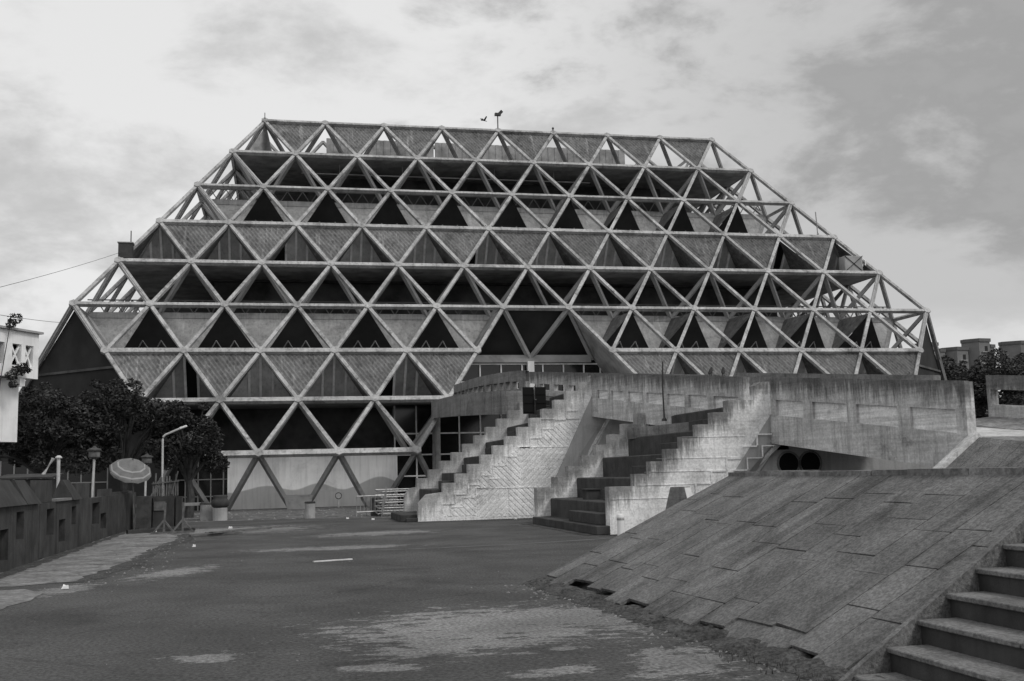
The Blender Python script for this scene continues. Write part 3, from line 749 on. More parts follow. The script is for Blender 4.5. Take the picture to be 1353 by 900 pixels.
# farther staircase
stA = thing('bleacher_staircase', V(-9, -60, 0), 'farther concrete staircase, narrower, its pale side wall patterned with chevron boarding', 'staircase')
P = [(-12.62, 0), (-12.6, .75), (-12.25, 1.12), (-11.55, 1.2)]; x, z = -11.55, 1.2
for i in range(12): z += .385; P += [(x, z), (x + .55, z)]; x += .55
P[-1] = (P[-1][0], P[-1][1]); P += [(P[-1][0], 6.1), (-4.6, 6.12)]
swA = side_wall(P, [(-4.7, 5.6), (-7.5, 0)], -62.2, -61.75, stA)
b = MB(); xe = lambda z: -7.5 + .5 * z
chevrons(b, [(-11.5, .2), (-10.15, .2), (-10.15, 1.15)], -62.2, -1)
chevrons(b, [(-10.08, .12), (-8.78, .12), (-8.78, 1.28), (-10.08, 1.28)], -62.2, 1)
chevrons(b, [(-8.72, .12), (xe(.12) - .05, .12), (xe(1.28) - .05, 1.28), (-8.72, 1.28)], -62.2, -1)
chevrons(b, [(-10.08, 1.36), (-8.2, 1.36), (-8.2, 3.0), (-8.4, 2.9), (-10.08, 1.72)], -62.2, -1)
chevrons(b, [(-8.14, 1.36), (xe(1.36) - .05, 1.36), (xe(2.98) - .05, 2.98), (-8.14, 2.98)], -62.2, 1)
chevrons(b, [(-7.4, 3.06), (xe(3.06) - .05, 3.06), (xe(4.1) - .05, 4.1), (-6.5, 4.0), (-7.4, 3.4)], -62.2, -1)
b.build('chevron_boarding', M_stair, swA)
b = MB(); stairline(b, -11.6, .35, 11, .55, .385, -62.2); stairline(b, -11.25, .2, 4, .55, .385, -62.2, .04)
for z, xa, xb in ((1.3, -10.1, -6.9), (3.0, -8.2, -6.05), (4.2, -7.2, -5.5)): b.box(xa, xb, -62.23, -62.19, z, z + .035)
b.build('raised_joint', M_stair, swA)
P2 = [(-12.68, 0), (-12.66, 1.05), (-12.4, 1.35), (-12.1, 1.4)]; x, z = -12.1, 1.42
for i in range(10): z += .385; P2 += [(x, z), (x + .55, z)]; x += .55
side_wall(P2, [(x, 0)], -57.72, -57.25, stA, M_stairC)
for i in range(7):
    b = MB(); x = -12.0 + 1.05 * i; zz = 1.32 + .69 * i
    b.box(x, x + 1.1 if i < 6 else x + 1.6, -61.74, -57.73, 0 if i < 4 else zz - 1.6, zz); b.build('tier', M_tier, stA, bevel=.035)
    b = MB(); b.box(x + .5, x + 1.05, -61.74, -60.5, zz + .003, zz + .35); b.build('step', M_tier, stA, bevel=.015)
b = MB(); b.box(-13.3, -12.05, -61.9, -57.6, 0, .30); b.build('bottom_step', M_tier, stA, bevel=.02)
b = MB(); b.box(-13.1, -12.3, -62.15, -61.95, 0, .16); b.build('bottom_step', M_tier, stA, bevel=.02)
# nearer staircase
stB = thing('bleacher_staircase', V(-6, -71, 0), 'nearer and wider concrete staircase with dark stained tiers between pale stepped walls', 'staircase')
P = profile(-8.45, 1.44, 7, .84, .53, .372); P[-1] = (-3.5, P[-1][1]); P += [(-3.5, 4.5), (-3.3, 4.62), (-2.7, 4.62)]
swB = side_wall(P, [(-2.35, 4.45), (-5.7, 0)], -75.8, -75.36, stB, M_stairB)
b = MB(); stairline(b, -6.2, .75, 6, .53, .372, -75.8); stairline(b, -5.5, .75, 5, .53, .372, -75.8, .035)
for z, xa, xb in ((1.05, -8.4, -5.2), (1.45, -7.5, -4.9), (1.85, -7.3, -4.6), (2.25, -6.9, -4.2), (2.9, -6.0, -3.9)): b.box(xa, xb, -75.815, -75.79, z, z + .018)
b.build('raised_joint', M_stairB, swB)
P2 = profile(-8.68, 1.34, 9, .70, .57, .40)
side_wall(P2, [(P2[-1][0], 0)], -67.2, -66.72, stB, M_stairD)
for i in range(5):
    b = MB(); x = -8.15 + 1.06 * i; zz = .95 + .745 * i
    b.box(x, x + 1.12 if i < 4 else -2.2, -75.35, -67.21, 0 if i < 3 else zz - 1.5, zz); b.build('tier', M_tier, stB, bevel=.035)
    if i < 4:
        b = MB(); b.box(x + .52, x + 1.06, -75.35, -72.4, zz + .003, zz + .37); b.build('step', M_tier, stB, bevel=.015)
b = MB(); b.box(-8.62, -8.16, -75.35, -71.6, .275, .62); b.build('step', M_tier, stB, bevel=.015)
b = MB(); b.box(-8.88, -8.12, -75.78, -67.25, 0, .27); b.build('bottom_step', M_tier, stB, bevel=.02)
b = MB(); b.box(-7.85, -7.35, -71.2, -70.7, .955, 1.28); b.box(-7.92, -7.28, -71.25, -70.65, 1.283, 1.33); b.build('block_seat', M_tier, stB)
b = MB(); b.solid([bpr(5.2, -.9, -2.52), bpr(12.5, -.9, -1.75), bpr(12.5, .5, -1.75), bpr(5.2, .5, -2.52)], [bpr(5.2, -.9, -2.1), bpr(12.5, -.9, -1.36), bpr(12.5, .5, -1.36), bpr(5.2, .5, -2.1)]); b.build('landing', M_landing, stB)
# splayed piers under the bridge, each folded out of its stair wall
def pier(e0, e1, s0, s1, q0, q1, r0q, r1q, parent):
    b = MB(); d = lambda a, c, t: a + (c - a) * t
    k0, k1 = s0 + V(.10, -.05, 0), s1 + V(.10, -.05, 0)
    b.poly([e0, s0, s1, e1]); b.poly([s0, k0, k1, s1]); b.poly([k0, q0, q1, k1]); b.poly([q0, r0q, r1q, q1]); b.poly([e1, s1, k1, q1, r1q])
    o_ = b.build('pier', M_pier, parent, weld=True)
    q = MB(); q.beam(s0 + V(.02, -.03, .8), s1 + V(.02, -.03, -.2), .13, .08, V(.3, -.95, 0)); q.build('rib', M_stair, o_)  # added pale rib: the lit chamfer edge is put into colour and shape
    return o_
pier(V(-7.48, -62.18, 0), V(-4.72, -62.18, 5.55), V(-6.3, -61.75, 0), V(-3.75, -62.0, 5.0), V(-2.4, -60.9, 0), V(-2.2, -61.3, 4.05), V(-1.4, -57, 0), V(-1.4, -57, 4.5), stA)
pier(V(-5.68, -75.78, 0), V(-2.4, -75.78, 4.4), V(-4.75, -75.1, 0), V(-2.55, -75.62, 3.0), V(-2.0, -73.6, 0), V(-1.9, -74.6, 2.9), V(0, -72, 0), V(0, -72, 3.0), stB)
b = MB(); b.tube([V(-2.55, -75.65, 2.7), V(-2.62, -75.65, 3.1), V(-2.62, -75.66, 4.0), V(-2.58, -75.66, 4.62)], .34, 14); b.build('pier_head', M_parapet, stB, smooth=True)

# wall with two pipe mouths under the bridge
rw = thing('culvert_wall', V(0, -75, 0), 'shadowed concrete wall with two round pipe mouths under the bridge', 'wall')
b = MB(); b.box(-3.4, 5, -75.35, -75.05, 0, 2.75); b.build('wall', M_pier, rw)
for x in (-2.28, -1.52):
    c = V(x, -75.36, 2.02); b = MB(); n = 24
    rg = lambda rad, yy: [c + V(rad * cos(2 * pi * q / n), yy, rad * sin(2 * pi * q / n)) for q in range(n)]
    for A_, B_ in ((rg(.40, .03), rg(.40, -.05)), (rg(.40, -.05), rg(.345, -.05)), (rg(.345, -.05), rg(.345, -.005))):
        for q in range(n): b.poly([A_[q], A_[(q + 1) % n], B_[(q + 1) % n], B_[q]])
    rm_ = b.build('pipe_rim', M_landing, rw, weld=True)
    b = MB(); b.poly(rg(.35, -.006)); b.build('pipe_mouth', M_black, rm_, fix=False)

# ================================================================== stone-clad embankments
b = MB()
x0, x1, ht = -13.42, -10.05, 1.74
ya, yb2 = -88.6, -98.48
tx0, tx1 = -.32, .27
b.solid([V(x0 + tx0, ya - .1, -.2), V(x0 + tx1, -98.5, -.2), V(-5.0, -98.5 + .28 * 8.4, -.2), V(-5.0, ya + 4, -.2), V(x0 + 1, ya + .6, -.2)],
        [V(x1, ya + .1, ht), V(x1, -98.5 + .28 * (x1 + 13.24), ht), V(-5.0, -98.5 + .28 * 8.4, ht), V(-5.0, ya + 4, ht), V(x1 + .3, ya + .5, ht)])
tag(b.build('embankment', M_slab), kind='structure')
tx = lambda y: -.32 + .065 * (-89.3 - y)
yl = lambda x: -98.47 + .28 * (x + 13.24)
sl = sqrt((x1 - x0) ** 2 + ht ** 2); du = V(x1 - x0, 0, ht) / sl; dn = V(-ht, 0, x1 - x0) / sl
b = MB(); y = ya; ci = 0
while y > yb2 + .05:
    wd = min(random.uniform(.50, .85), y - yb2); v = 0.02
    if ci == 2: v = .30
    if ci == 4: v = .26
    elif ci % 3 == 0: v += .15
    while v < sl - .02:
        L = (random.choice((.45, .6, .8)) if v < .3 else random.choice((.6, .8, 1.1, 1.5))) * random.uniform(.8, 1.2)
        if sl - v - L < .4: L = sl - v
        g_ = random.choice((.004, .006, .009, .012)); hgt = .045 + random.uniform(-.003, .003); tl = random.uniform(-.003, .003); tl2 = random.uniform(-.002, .002)
        j = lambda: random.uniform(-.006, .006)
        low = v < .5
        jj = (lambda: random.uniform(-.03, .03)) if low else j
        pts = [(y - g_ + j(), v + g_ + jj()), (y - wd + g_ + j(), v + g_ + jj()), (y - wd + g_ + j() * .4, v + L - g_), (y - g_ + j() * .4, v + L - g_)]
        hs = [hgt + tl - tl2, hgt - tl - tl2, hgt - tl + tl2, hgt + tl + tl2]
        if low and random.random() < .3: hs = [h - .02 for h in hs]
        pts = [(max(p[0], yl(x0 + du.x * p[1])), p[1]) for p in pts]
        B_ = V(x0, 0, 0)
        if pts[0][0] - pts[1][0] < .02 and pts[3][0] - pts[2][0] < .02: v += L; continue
        b.solid([B_ + V(tx(p[0]) * (1 - p[1] / sl), p[0], 0) + du * p[1] + dn * .002 for p in pts], [B_ + V(tx(p[0]) * (1 - p[1] / sl), p[0], 0) + du * p[1] + dn * h for p, h in zip(pts, hs)])
        v += L
    y -= wd; ci += 1
tag(b.build('embankment_paving', M_slab), kind='structure')
b = MB(); yy = ya
while yy > -97.6:
    L = random.uniform(.8, 1.6); y2 = max(-97.6, yy - L); h1 = .10 + random.uniform(0, .02)
    b.box(x1 - .02 + random.uniform(-.02, .02), x1 + .55, y2 + .008, yy, ht + .004, ht + h1); yy = y2
tag(b.build('embankment_kerb', M_pave), kind='structure')
# second embankment under the landing of the ramp
b = MB()
def e2(t, o, z): return bp(t, o, z)
nseg = 26
for i in range(nseg):
    ta = 22.35 + i * .5; tb = ta + .485
    for v0, v1 in ((0, .5 + .2 * (i % 3)), (.51 + .2 * (i % 3), 1.0)):
        za, zb = topz(ta) - 1.38, topz(tb) - 1.38
        P4 = []
        for tt, zt in ((ta, za), (tb, zb)):
            for v in (v0, v1): P4.append(bp(tt, -1.5 * zt * v, zt * (1 - v) + .02))
        b.solid([P4[0] - V(0, 0, .2), P4[2] - V(0, 0, .2), P4[3] - V(0, 0, .2), P4[1] - V(0, 0, .2)], [P4[0], P4[2], P4[3], P4[1]])
tag(b.build('embankment', M_slab), kind='structure')
b = MB(); b.beam(bp(22.33, .05, 2.56), bp(22.33, -3.6, .1), .28, .16, V(-.4, 0, 1)); tag(b.build('sloping_kerb', M_parapet), 'pale sloping kerb running down from the end of the ramp parapet', 'kerb')

# foreground stone staircase
st = thing('stone_staircase', V(-11, -101, 0), 'wide stone steps climbing at the bottom right beside the sloping paving', 'staircase')
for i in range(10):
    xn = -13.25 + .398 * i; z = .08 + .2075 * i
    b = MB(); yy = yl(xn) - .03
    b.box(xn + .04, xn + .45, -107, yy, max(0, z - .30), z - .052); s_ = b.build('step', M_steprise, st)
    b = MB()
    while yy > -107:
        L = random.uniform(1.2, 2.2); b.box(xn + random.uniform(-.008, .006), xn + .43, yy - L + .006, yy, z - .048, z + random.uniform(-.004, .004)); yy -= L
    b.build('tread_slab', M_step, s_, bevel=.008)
b = MB()
for i in range(9):
    xn = -13.25 + .398 * i; z = .08 + .2075 * i
b.solid([V(x0 + .02, yl(x0) + .02, 0), V(x0 + .02, yl(x0) - .05, 0), V(x1 + .3, yl(x1 + .3) - .05, 0), V(x1 + .3, yl(x1 + .3) + .02, 0)], [V(x0 + .03, yl(x0) + .02, .045), V(x0 + .03, yl(x0) - .05, .045), V(x1 + .3, yl(x1 + .3) - .05, ht + .155 + .055), V(x1 + .3, yl(x1 + .3) + .02, ht + .155 + .055)])
b.build('side_curb', M_slab, st)

# blocks and posts beside the nearer staircase
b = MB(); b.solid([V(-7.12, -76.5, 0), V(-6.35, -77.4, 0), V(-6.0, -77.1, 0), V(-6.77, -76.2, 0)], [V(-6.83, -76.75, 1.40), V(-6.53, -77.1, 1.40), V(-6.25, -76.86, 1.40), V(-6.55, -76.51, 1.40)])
blk = tag(b.build('tapered_block', M_landing), 'small tapered concrete block with one white side, behind the sloping paving', 'block')
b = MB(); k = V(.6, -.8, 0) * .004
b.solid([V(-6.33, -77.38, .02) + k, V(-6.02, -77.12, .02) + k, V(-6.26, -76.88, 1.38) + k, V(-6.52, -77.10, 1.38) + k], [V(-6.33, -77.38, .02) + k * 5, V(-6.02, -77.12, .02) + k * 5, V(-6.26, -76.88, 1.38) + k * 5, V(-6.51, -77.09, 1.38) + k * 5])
b.build('white_side', M_paper, blk)  # thin white sheet over the right side of the block
t = thing('bollard', V(-8.26, -76.25, 0), 'short pale bollard against the front end of the nearer stair wall', 'bollard')
b = MB(); b.lathe(V(-8.26, -76.25, 0), [(.11, 0), (.11, .56), (.09, .62), (.03, .64)], 14); b.build('post', M_white, t, smooth=False)
b = MB(); b.lathe(V(-8.26, -76.25, .45), [(.113, 0), (.116, .01), (.116, .07), (.113, .08)], 14); b.build('collar', M_parapet, t)
b = MB(); b.lathe(V(-7.6, -77.3, 0), [(.14, 0), (.14, .42), (.08, .48)], 12); tag(b.build('stub_post', M_post), 'stumpy pale post half hidden by the edge of the sloping paving', 'post')
b = MB(); b.tube([bp(7.25, -.35, 3.8), bp(7.22, -.35, 5.0), bp(7.27, -.33, 5.95)], .03, 6); b.lathe(bp(7.25, -.35, 3.72), [(.1, 0), (.1, .06), (.04, .12)], 8); tag(b.build('thin_pole', M_darkmetal), 'thin dark pole standing in front of the slotted bridge parapet', 'pole')

# birds
def bird(name, c, ang, label, flying=False):
    b = MB(); c = Vector(c); d = V(cos(ang), sin(ang), 0)
    if flying:
        b.tube([c - d * .3, c - d * .1 + V(0, 0, .02), c + d * .15, c + d * .3], .05, 6, .02)
        s_ = V(-d.y, d.x, 0)
        b.solid([c + d * .1, c - d * .1, c + s_ * .5 + V(0, 0, .3) - d * .1, c + s_ * .35 + V(0, 0, .3) + d * .08], [p + V(0, 0, .02) for p in (c + d * .1, c - d * .1, c + s_ * .5 + V(0, 0, .3) - d * .1, c + s_ * .35 + V(0, 0, .3) + d * .08)])
        b.solid([c + d * .1, c - d * .1, c - s_ * .5 + V(0, 0, .25) - d * .1, c - s_ * .35 + V(0, 0, .25) + d * .08], [p + V(0, 0, .02) for p in (c + d * .1, c - d * .1, c - s_ * .5 + V(0, 0, .25) - d * .1, c - s_ * .35 + V(0, 0, .25) + d * .08)])
    else:
        prof = [(-.22, .06, .02), (-.12, .10, .05), (0, .15, .075), (.08, .20, .07), (.13, .25, .05), (.17, .285, .048), (.21, .29, .02), (.26, .28, .006)]
        n = 8; base = len(b.v)
        for l, z, rad in prof:
            for k in range(n):
                a = 2 * pi * k / n; b.v.append(c + d * l + V(-d.y, d.x, 0) * rad * cos(a) + V(0, 0, z + rad * sin(a)))
        for i in range(len(prof) - 1):
            for k in range(n): b.f.append([base + i * n + k, base + i * n + (k + 1) % n, base + (i + 1) * n + (k + 1) % n, base + (i + 1) * n + k])
        b.f.append([base + k for k in range(n)]); b.f.append([base + (len(prof) - 1) * n + k for k in range(n)])
        b.tube([c + d * .02 + V(.03, 0, 0), c + d * .02 + V(.03, 0, .1)], .012, 5); b.tube([c + d * .02 - V(.03, 0, 0), c + d * .02 + V(-.03, 0, .1)], .012, 5)
    tag(b.build(name, M_crow, smooth=not flying), label, 'bird')
bird('crow', bpr(9.9, .14, 0), .9, 'black crow perched on the bridge parapet, the left of the pair')
bird('crow', bpr(10.75, .14, 0), 1.1, 'black crow perched on the bridge parapet, the right of the pair')
bird('flying_bird', V(-1.2, -19.6, 32.1), .4, 'tiny dark bird flying just above the hall roof', True)

# ================================================================== left side: hoarding, kiosk, posts, lamps
hd = thing('boarded_wall', V(-24.3, -70, 0), 'long low dark boarded wall with narrow window slots along the left pavement', 'wall')
WN = [(-81.46, -80.69, .25, .95), (-79.97, -79.2, .64, 1.30), (-76.6, -75.65, .57, 1.28), (-74.95, -74.0, .30, .94), (-73.1, -72.4, .72, 1.26), (-69.5, -68.1, .56, 1.28), (-67.8, -66.6, .34, .88)]
b = MB()
us = [-84.0]
for a, c, z0_, z1_ in WN: us += [a, c]
us.append(-58.6); zs = sorted({0.0, 1.45} | {q for w_ in WN for q in w_[2:]})
def hole(i, j):
    if i % 2 == 0: return False
    w_ = WN[i // 2]; return zs[j] >= w_[2] - 1e-6 and zs[j + 1] <= w_[3] + 1e-6
b.plate(us, zs, hole, lambda u, v, w_: V(-24.3 - w_, u, v * (1 + .05 * max(0, (u + 70) / 12))), .22); b.build('wall', M_hoard, hd, weld=True)
b = MB(); b.box(-24.62, -24.53, -84, -58.6, 0, 1.44); b.build('backing', M_black, hd)
b = MB()
y = -83.9
while y < -58.8:
    if not any(a - .2 < y < c + .1 for a, c, _, _ in WN): b.box(-24.33, -24.297, y, y + random.uniform(.1, .3), .02, 1.43 - random.uniform(0, .25))
    y += random.uniform(.5, 1.3)
b.box(-24.42, -24.28, -77.5, -77.1, .05, 1.43)
b.build('batten', M_hoard, hd)
for (ya_, yb_) in ((-83.9, -79.3), (-79.25, -77.75), (-73.3, -71.9)):
    b = MB(); b.solid([V(-24.2, ya_, 1.46), V(-24.2, yb_, 1.46), V(-24.85, yb_, 1.46), V(-24.85, ya_, 1.46)], [V(-24.55, ya_ + .05, 2.06), V(-24.55, yb_ - .35, 2.06), V(-24.62, yb_ - .35, 2.06), V(-24.62, ya_ + .05, 2.06)]); b.build('pitched_cap', M_hoardcap, hd)
for (ya_, yb_, h) in ((-77.7, -75.6, 2.05), (-71.8, -69.6, 1.95), (-67.4, -64.8, 1.72), (-64.6, -58.7, 1.58)):
    b = MB(); b.box(-24.5, -24.38, ya_, yb_, 1.46, h); b.build('raised_board', M_hoard, hd)
b = MB(); b.box(-24.55, -24.25, -75.5, -73.4, 1.46, 1.53); b.build('coping', M_rail, hd)
# kiosk
ks = thing('boarded_kiosk', V(-23.1, -60.5, 0), 'dark brick and board kiosk behind the two trestle stands, with a bamboo screen on top', 'kiosk')
b = MB(); b.box(-24.05, -23.45, -60.5, -59.6, 0, 1.35); b.build('brick_pier', M_brick, ks)
b = MB(); b.box(-23.4, -22.55, -60.45, -59.6, 0, 1.33); b.build('counter', M_hoardcap, ks)
b = MB(); b.box(-23.35, -22.9, -60.49, -60.455, .75, 1.12); b.build('hatch', M_wood, ks)
b = MB(); b.box(-22.5, -22.25, -60.4, -59.8, 0, 1.3); b.build('side_board', M_hoard, ks)
b = MB()
for i in range(12):
    x = -23.45 + .09 * i; b.tube([V(x, -60.0, 1.34), V(x + random.uniform(-.03, .03), -60.0, 2.0 + random.uniform(-.1, .3))], .035, 5)
b.beam(V(-23.5, -60.05, 1.85), V(-22.4, -60.05, 1.95), .06, .05); b.beam(V(-22.7, -60.05, 1.4), V(-22.45, -60.05, 2.35), .05, .05); b.build('bamboo_screen', M_wood, ks)
# umbrella
um = thing('market_umbrella', V(-24.0, -61.9, 0), 'tilted patterned market umbrella with a pale scalloped border above the dark kiosk', 'umbrella')
ax = Matrix.Rotation(.26, 3, 'Y') @ Matrix.Rotation(.52, 3, 'X')
c0 = V(-24.12, -61.9, 2.40); n = 10
def ring(rad, z, ph=0): return [c0 + ax @ V(rad * cos(2 * pi * i / n + ph), rad * sin(2 * pi * i / n + ph), z) for i in range(n)]
R0, R1, R2, R3, R4, R5 = ring(.05, .52), ring(.51, .28), ring(.56, .24), ring(.74, .11), ring(.78, .07), ring(.83, .02)
def bandmesh(a, c, b):
    for i in range(n): j = (i + 1) % n; b.poly([a[i], a[j], c[j], c[i]])
b = MB(); bandmesh(R0, R1, b); b.poly(R0); bandmesh(R2, R3, b); bandmesh(R4, R5, b)
for i in range(n):
    j = (i + 1) % n; m_ = (R5[i] + R5[j]) / 2 - V(0, 0, .11); b.poly([R5[i], R5[j], R5[j] - V(0, 0, .05), m_, R5[i] - V(0, 0, .05)])
can = b.build('canopy', M_um, um, weld=True)
b = MB(); bandmesh(R1, R2, b); bandmesh(R3, R4, b); b.build('border', M_umw, can, weld=True)
b = MB(); b.tube([V(-23.95, -61.85, 0), c0 + ax @ V(0, 0, .56)], .03, 8); b.build('pole', M_wood, um)
b = MB()
for i in range(n): b.tube([c0 + ax @ V(0, 0, .46), R5[i] + V(0, 0, .02)], .012, 4)
b.build('rib', M_darkmetal, um)
# lantern posts
def lantern(x, y, ztop, zb, label):
    t = thing('lantern_post', V(x, y, 0), label, 'lamp post', 'lantern posts along the left wall')
    h = ztop - .52
    b = MB(); b.tube([V(x - .06, y, 0), V(x - .04, y, zb), V(x, y, h)], .048, 10); b.build('pole', M_post, t)
    b = MB(); b.lathe(V(x, y, h), [(.05, 0), (.20, .07), (.22, .10), (.22, .30), (.20, .32)], 12); hd_ = b.build('lantern', M_wood, t)
    b = MB(); b.lathe(V(x, y, h + .322), [(.27, 0), (.28, .04), (.24, .09), (.10, .13), (.04, .2)], 12); b.build('cap', M_darkmetal, hd_)
    b = MB(); b.lathe(V(x, y, .95), [(.09, 0), (.12, .05), (.12, .16), (.09, .2)], 10); b.build('collar', M_post, t)
lantern(-25.48, -62, 3.40, 1.6, 'white lantern post left of the patterned umbrella')
lantern(-24.18, -56, 3.22, 2.3, 'white lantern post just behind the right side of the patterned umbrella')
t = thing('white_post', V(-26.03, -66, 0), 'bare white post in front of the trees, left of the lantern posts', 'post')
b = MB(); b.tube([V(-26.03, -66, 0), V(-26.05, -66, 2.86)], .06, 10); b.build('shaft', M_post, t)
b = MB(); b.lathe(V(-26.05, -66, 2.86), [(.12, 0), (.12, .04), (.05, .1)], 10); b.build('cap', M_post, t)
b = MB(); b.tube([V(-27.35, -62, 0), V(-27.35, -62, 2.35), V(-27.0, -62, 2.95)], .075, 8); b.lathe(V(-27.35, -62, 0), [(.15, 0), (.15, .1), (.08, .2)], 10); tag(b.build('leaning_pipe', M_post), 'white pipe bent over above the dark shed roof at far left', 'pipe')
t = thing('tin_shed', V(-27.6, -63, 0), 'low dark tin-roofed shed under the trees beside the white building', 'shed')
b = MB(); b.box(-28.6, -26.9, -63.4, -61.6, 0, 2.15); b.build('wall', M_darkmetal, t)
b = MB(); b.solid([V(-28.8, -63.7, 2.16), V(-26.7, -63.7, 2.16), V(-26.7, -61.4, 2.3), V(-28.8, -61.4, 2.3)], [V(-28.8, -63.7, 2.22), V(-26.7, -63.7, 2.22), V(-26.7, -61.4, 2.37), V(-28.8, -61.4, 2.37)]); b.build('roof', M_hoardcap, t)
# street lamp
t = thing('street_lamp', V(-23.9, -52, 0), 'slim pale street lamp with a bent arm in front of the dark tree', 'street lamp')
b = MB(); b.tube([V(-23.9, -52, 0), V(-23.92, -52, 4.0), V(-23.9, -52, 4.12), V(-23.8, -52, 4.22), V(-23.1, -52.05, 4.52)], .052, 8); b.build('pole', M_post, t)
b = MB(); b.beam(V(-23.12, -52.05, 4.52), V(-22.78, -52.08, 4.64), .17, .10); b.build('lamp_head', M_white, t, bevel=.02)
# trestle stands
def trestle(x, y, lean, label):
    t = thing('trestle_stand', V(x, y, 0), label, 'stand', 'trestle stands by the kiosk')
    b = MB(); b.beam(V(x, y, .05), V(x + lean, y, 1.14), .07, .07); b.build('upright', M_wood, t)
    for dx in (-.38, .38):
        b = MB(); b.beam(V(x + dx, y - .1, .02), V(x, y, .5), .06, .06); b.build('strut', M_wood, t)
    b = MB(); b.beam(V(x - .45, y - .12, .04), V(x + .45, y - .12, .04), .08, .07); b.build('foot', M_wood, t)
trestle(-22.5, -64.9, .05, 'timber trestle stand, the left of two in front of the kiosk')
trestle(-21.85, -64.6, 0.02, 'timber trestle stand, the right of two in front of the kiosk')
def planks(name, label, xs, m=M_wood):
    b = MB()
    for p, q, w_, h in xs: b.beam(p, q, w_, h)
    tag(b.build(name, m), label, 'planks')
planks('plank_pile', 'loose planks and poles lying on the ground right of the trestle stands', [(V(-21.3, -68.2, .05), V(-19.6, -67.2, .05), .18, .06), (V(-21.2, -67.6, .05), V(-18.6, -64.5, .06), .12, .05), (V(-20.6, -68.1, .13), V(-20.0, -67.3, .13), .2, .05), (V(-20.9, -66.3, .05), V(-17.9, -62.6, .05), .08, .05)])
planks('plank_pile', 'dark beams lying at the foot of the kiosk and trestle stands', [(V(-23.9, -64.2, .08), V(-22.6, -63.6, .08), .2, .14), (V(-22.9, -63.0, .06), V(-21.5, -63.2, .06), .14, .1), (V(-23.6, -63.3, .1), V(-22.2, -62.5, .1), .12, .12)], M_darkmetal)
# pedestals at the feet of the legs
def pedestal(x, y, h, rad, label, boulder=False):
    t = thing('concrete_pedestal', V(x, y, 0), label, 'pedestal', 'pedestals before the hall legs')
    b = MB(); b.lathe(V(x, y, 0), [(rad, 0), (rad, h * .92), (rad * .94, h)], 14); b.build('shaft', M_soffit, t)
    if boulder:
        b = MB(); b.lathe(V(x, y, h), [(rad * .9, 0), (rad * 1.2, .08), (rad * 1.3, .22), (rad * 1.15, .36), (rad * .95, .42), (rad * 1.05, .52), (rad * 1.0, .6)], 14); b.build('round_cap', M_tier, t, smooth=True)
    else:
        b = MB(); b.lathe(V(x, y, h), [(rad * 1.05, 0.003), (rad * 1.05, .06), (rad * .9, .09)], 14); b.build('cap', M_tier, t)
pedestal(-16.85, -54.0, .72, .25, 'short round pedestal before the middle legs of the hall')
pedestal(-21.1, -53.1, .62, .34, 'round pedestal with a bulging cap before the left legs of the hall', True)
pedestal(-21.75, -52.0, .78, .36, 'round pedestal under the end of the stone bench by the tree')
t = thing('stone_bench', V(-23, -51.5, 0), 'long low stone bench running left behind the pedestals', 'bench')
b = MB(); b.box(-25.2, -21.5, -52.0, -51.4, .72, .86); b.build('seat', M_leg, t)
for x in (-24.8, -23.2):
    b = MB(); b.box(x, x + .3, -51.9, -51.5, 0, .718); b.build('leg', M_soffit, t)
b = MB()
for i, x in enumerate((-14.9, -14.0, -13.5)): pass
# low trough between the middle legs
t = thing('concrete_trough', V(-17.15, -37.6, 0), 'dark concrete trough between the feet of the middle hall legs', 'trough')
b = MB(); q = inner(9, 5)
b.solid([V(q.x - .7, -37.3, 0), V(q.x + .7, -37.3, 0), V(q.x + .7, -36.2, 0), V(q.x - .7, -36.2, 0)], [V(q.x - .9, -37.5, .85), V(q.x + .9, -37.5, .85), V(q.x + .9, -36.1, .85), V(q.x - .9, -36.1, .85)]); b.build('basin', M_soffit, t)
b = MB(); b.box(q.x - .8, q.x + .8, -37.4, -36.3, .853, .9); b.build('rim', M_web, t)

# stacked crowd barriers left of the farther staircase
def barrier(x, y, z, rot, tilt, label):
    t = thing('crowd_barrier', V(x, y, z), label, 'barrier', 'crowd barriers piled by the stairs')
    b = MB(); R = Matrix.Rotation(rot, 3, 'Z') @ Matrix.Rotation(tilt, 3, 'X')
    P_ = lambda a, c: V(x, y, z) + R @ V(a, 0, c)
    b.tube([P_(-.95, .05), P_(-.95, 1.0), P_(.95, 1.0), P_(.95, .05)], .03, 6); b.tube([P_(-.95, .25), P_(.95, .25)], .025, 6); b.build('frame', M_metal, t)
    b = MB()
    for i in range(9): b.tube([P_(-.76 + .19 * i, .25), P_(-.76 + .19 * i, 1.0)], .014, 5)
    b.build('bar', M_metal, t)
    for a in (-.8, .8):
        b = MB(); b.beam(V(x, y, z) + R @ V(a, -.3, .03), V(x, y, z) + R @ V(a, .3, .03), .05, .05); b.build('foot', M_metal, t)
barrier(-13.75, -54.6, 0, .25, 0, 'upright crowd barrier at the left end of the metal pile')
barrier(-13.2, -53.8, 0, .15, .12, 'crowd barrier leaning just behind the upright one in the metal pile')
for i in range(5): barrier(-12.7 + .05 * i, -55.2 + .12 * i, .12 + .26 * i, .1 + .06 * i, -1.45, ['lowest flat crowd barrier in the stack beside the stairs', 'second flat crowd barrier from the bottom of the metal stack', 'middle flat crowd barrier of the metal stack', 'second flat crowd barrier from the top of the metal stack', 'topmost flat crowd barrier of the metal stack'][i])
b = MB(); b.lathe(V(-13.6, -53.4, 0), [(.28, 0), (.30, .3), (.28, .62), (.3, .85), (.26, .9)], 14); tag(b.build('steel_drum', M_darkmetal), 'rusty drum among the piled crowd barriers', 'drum')
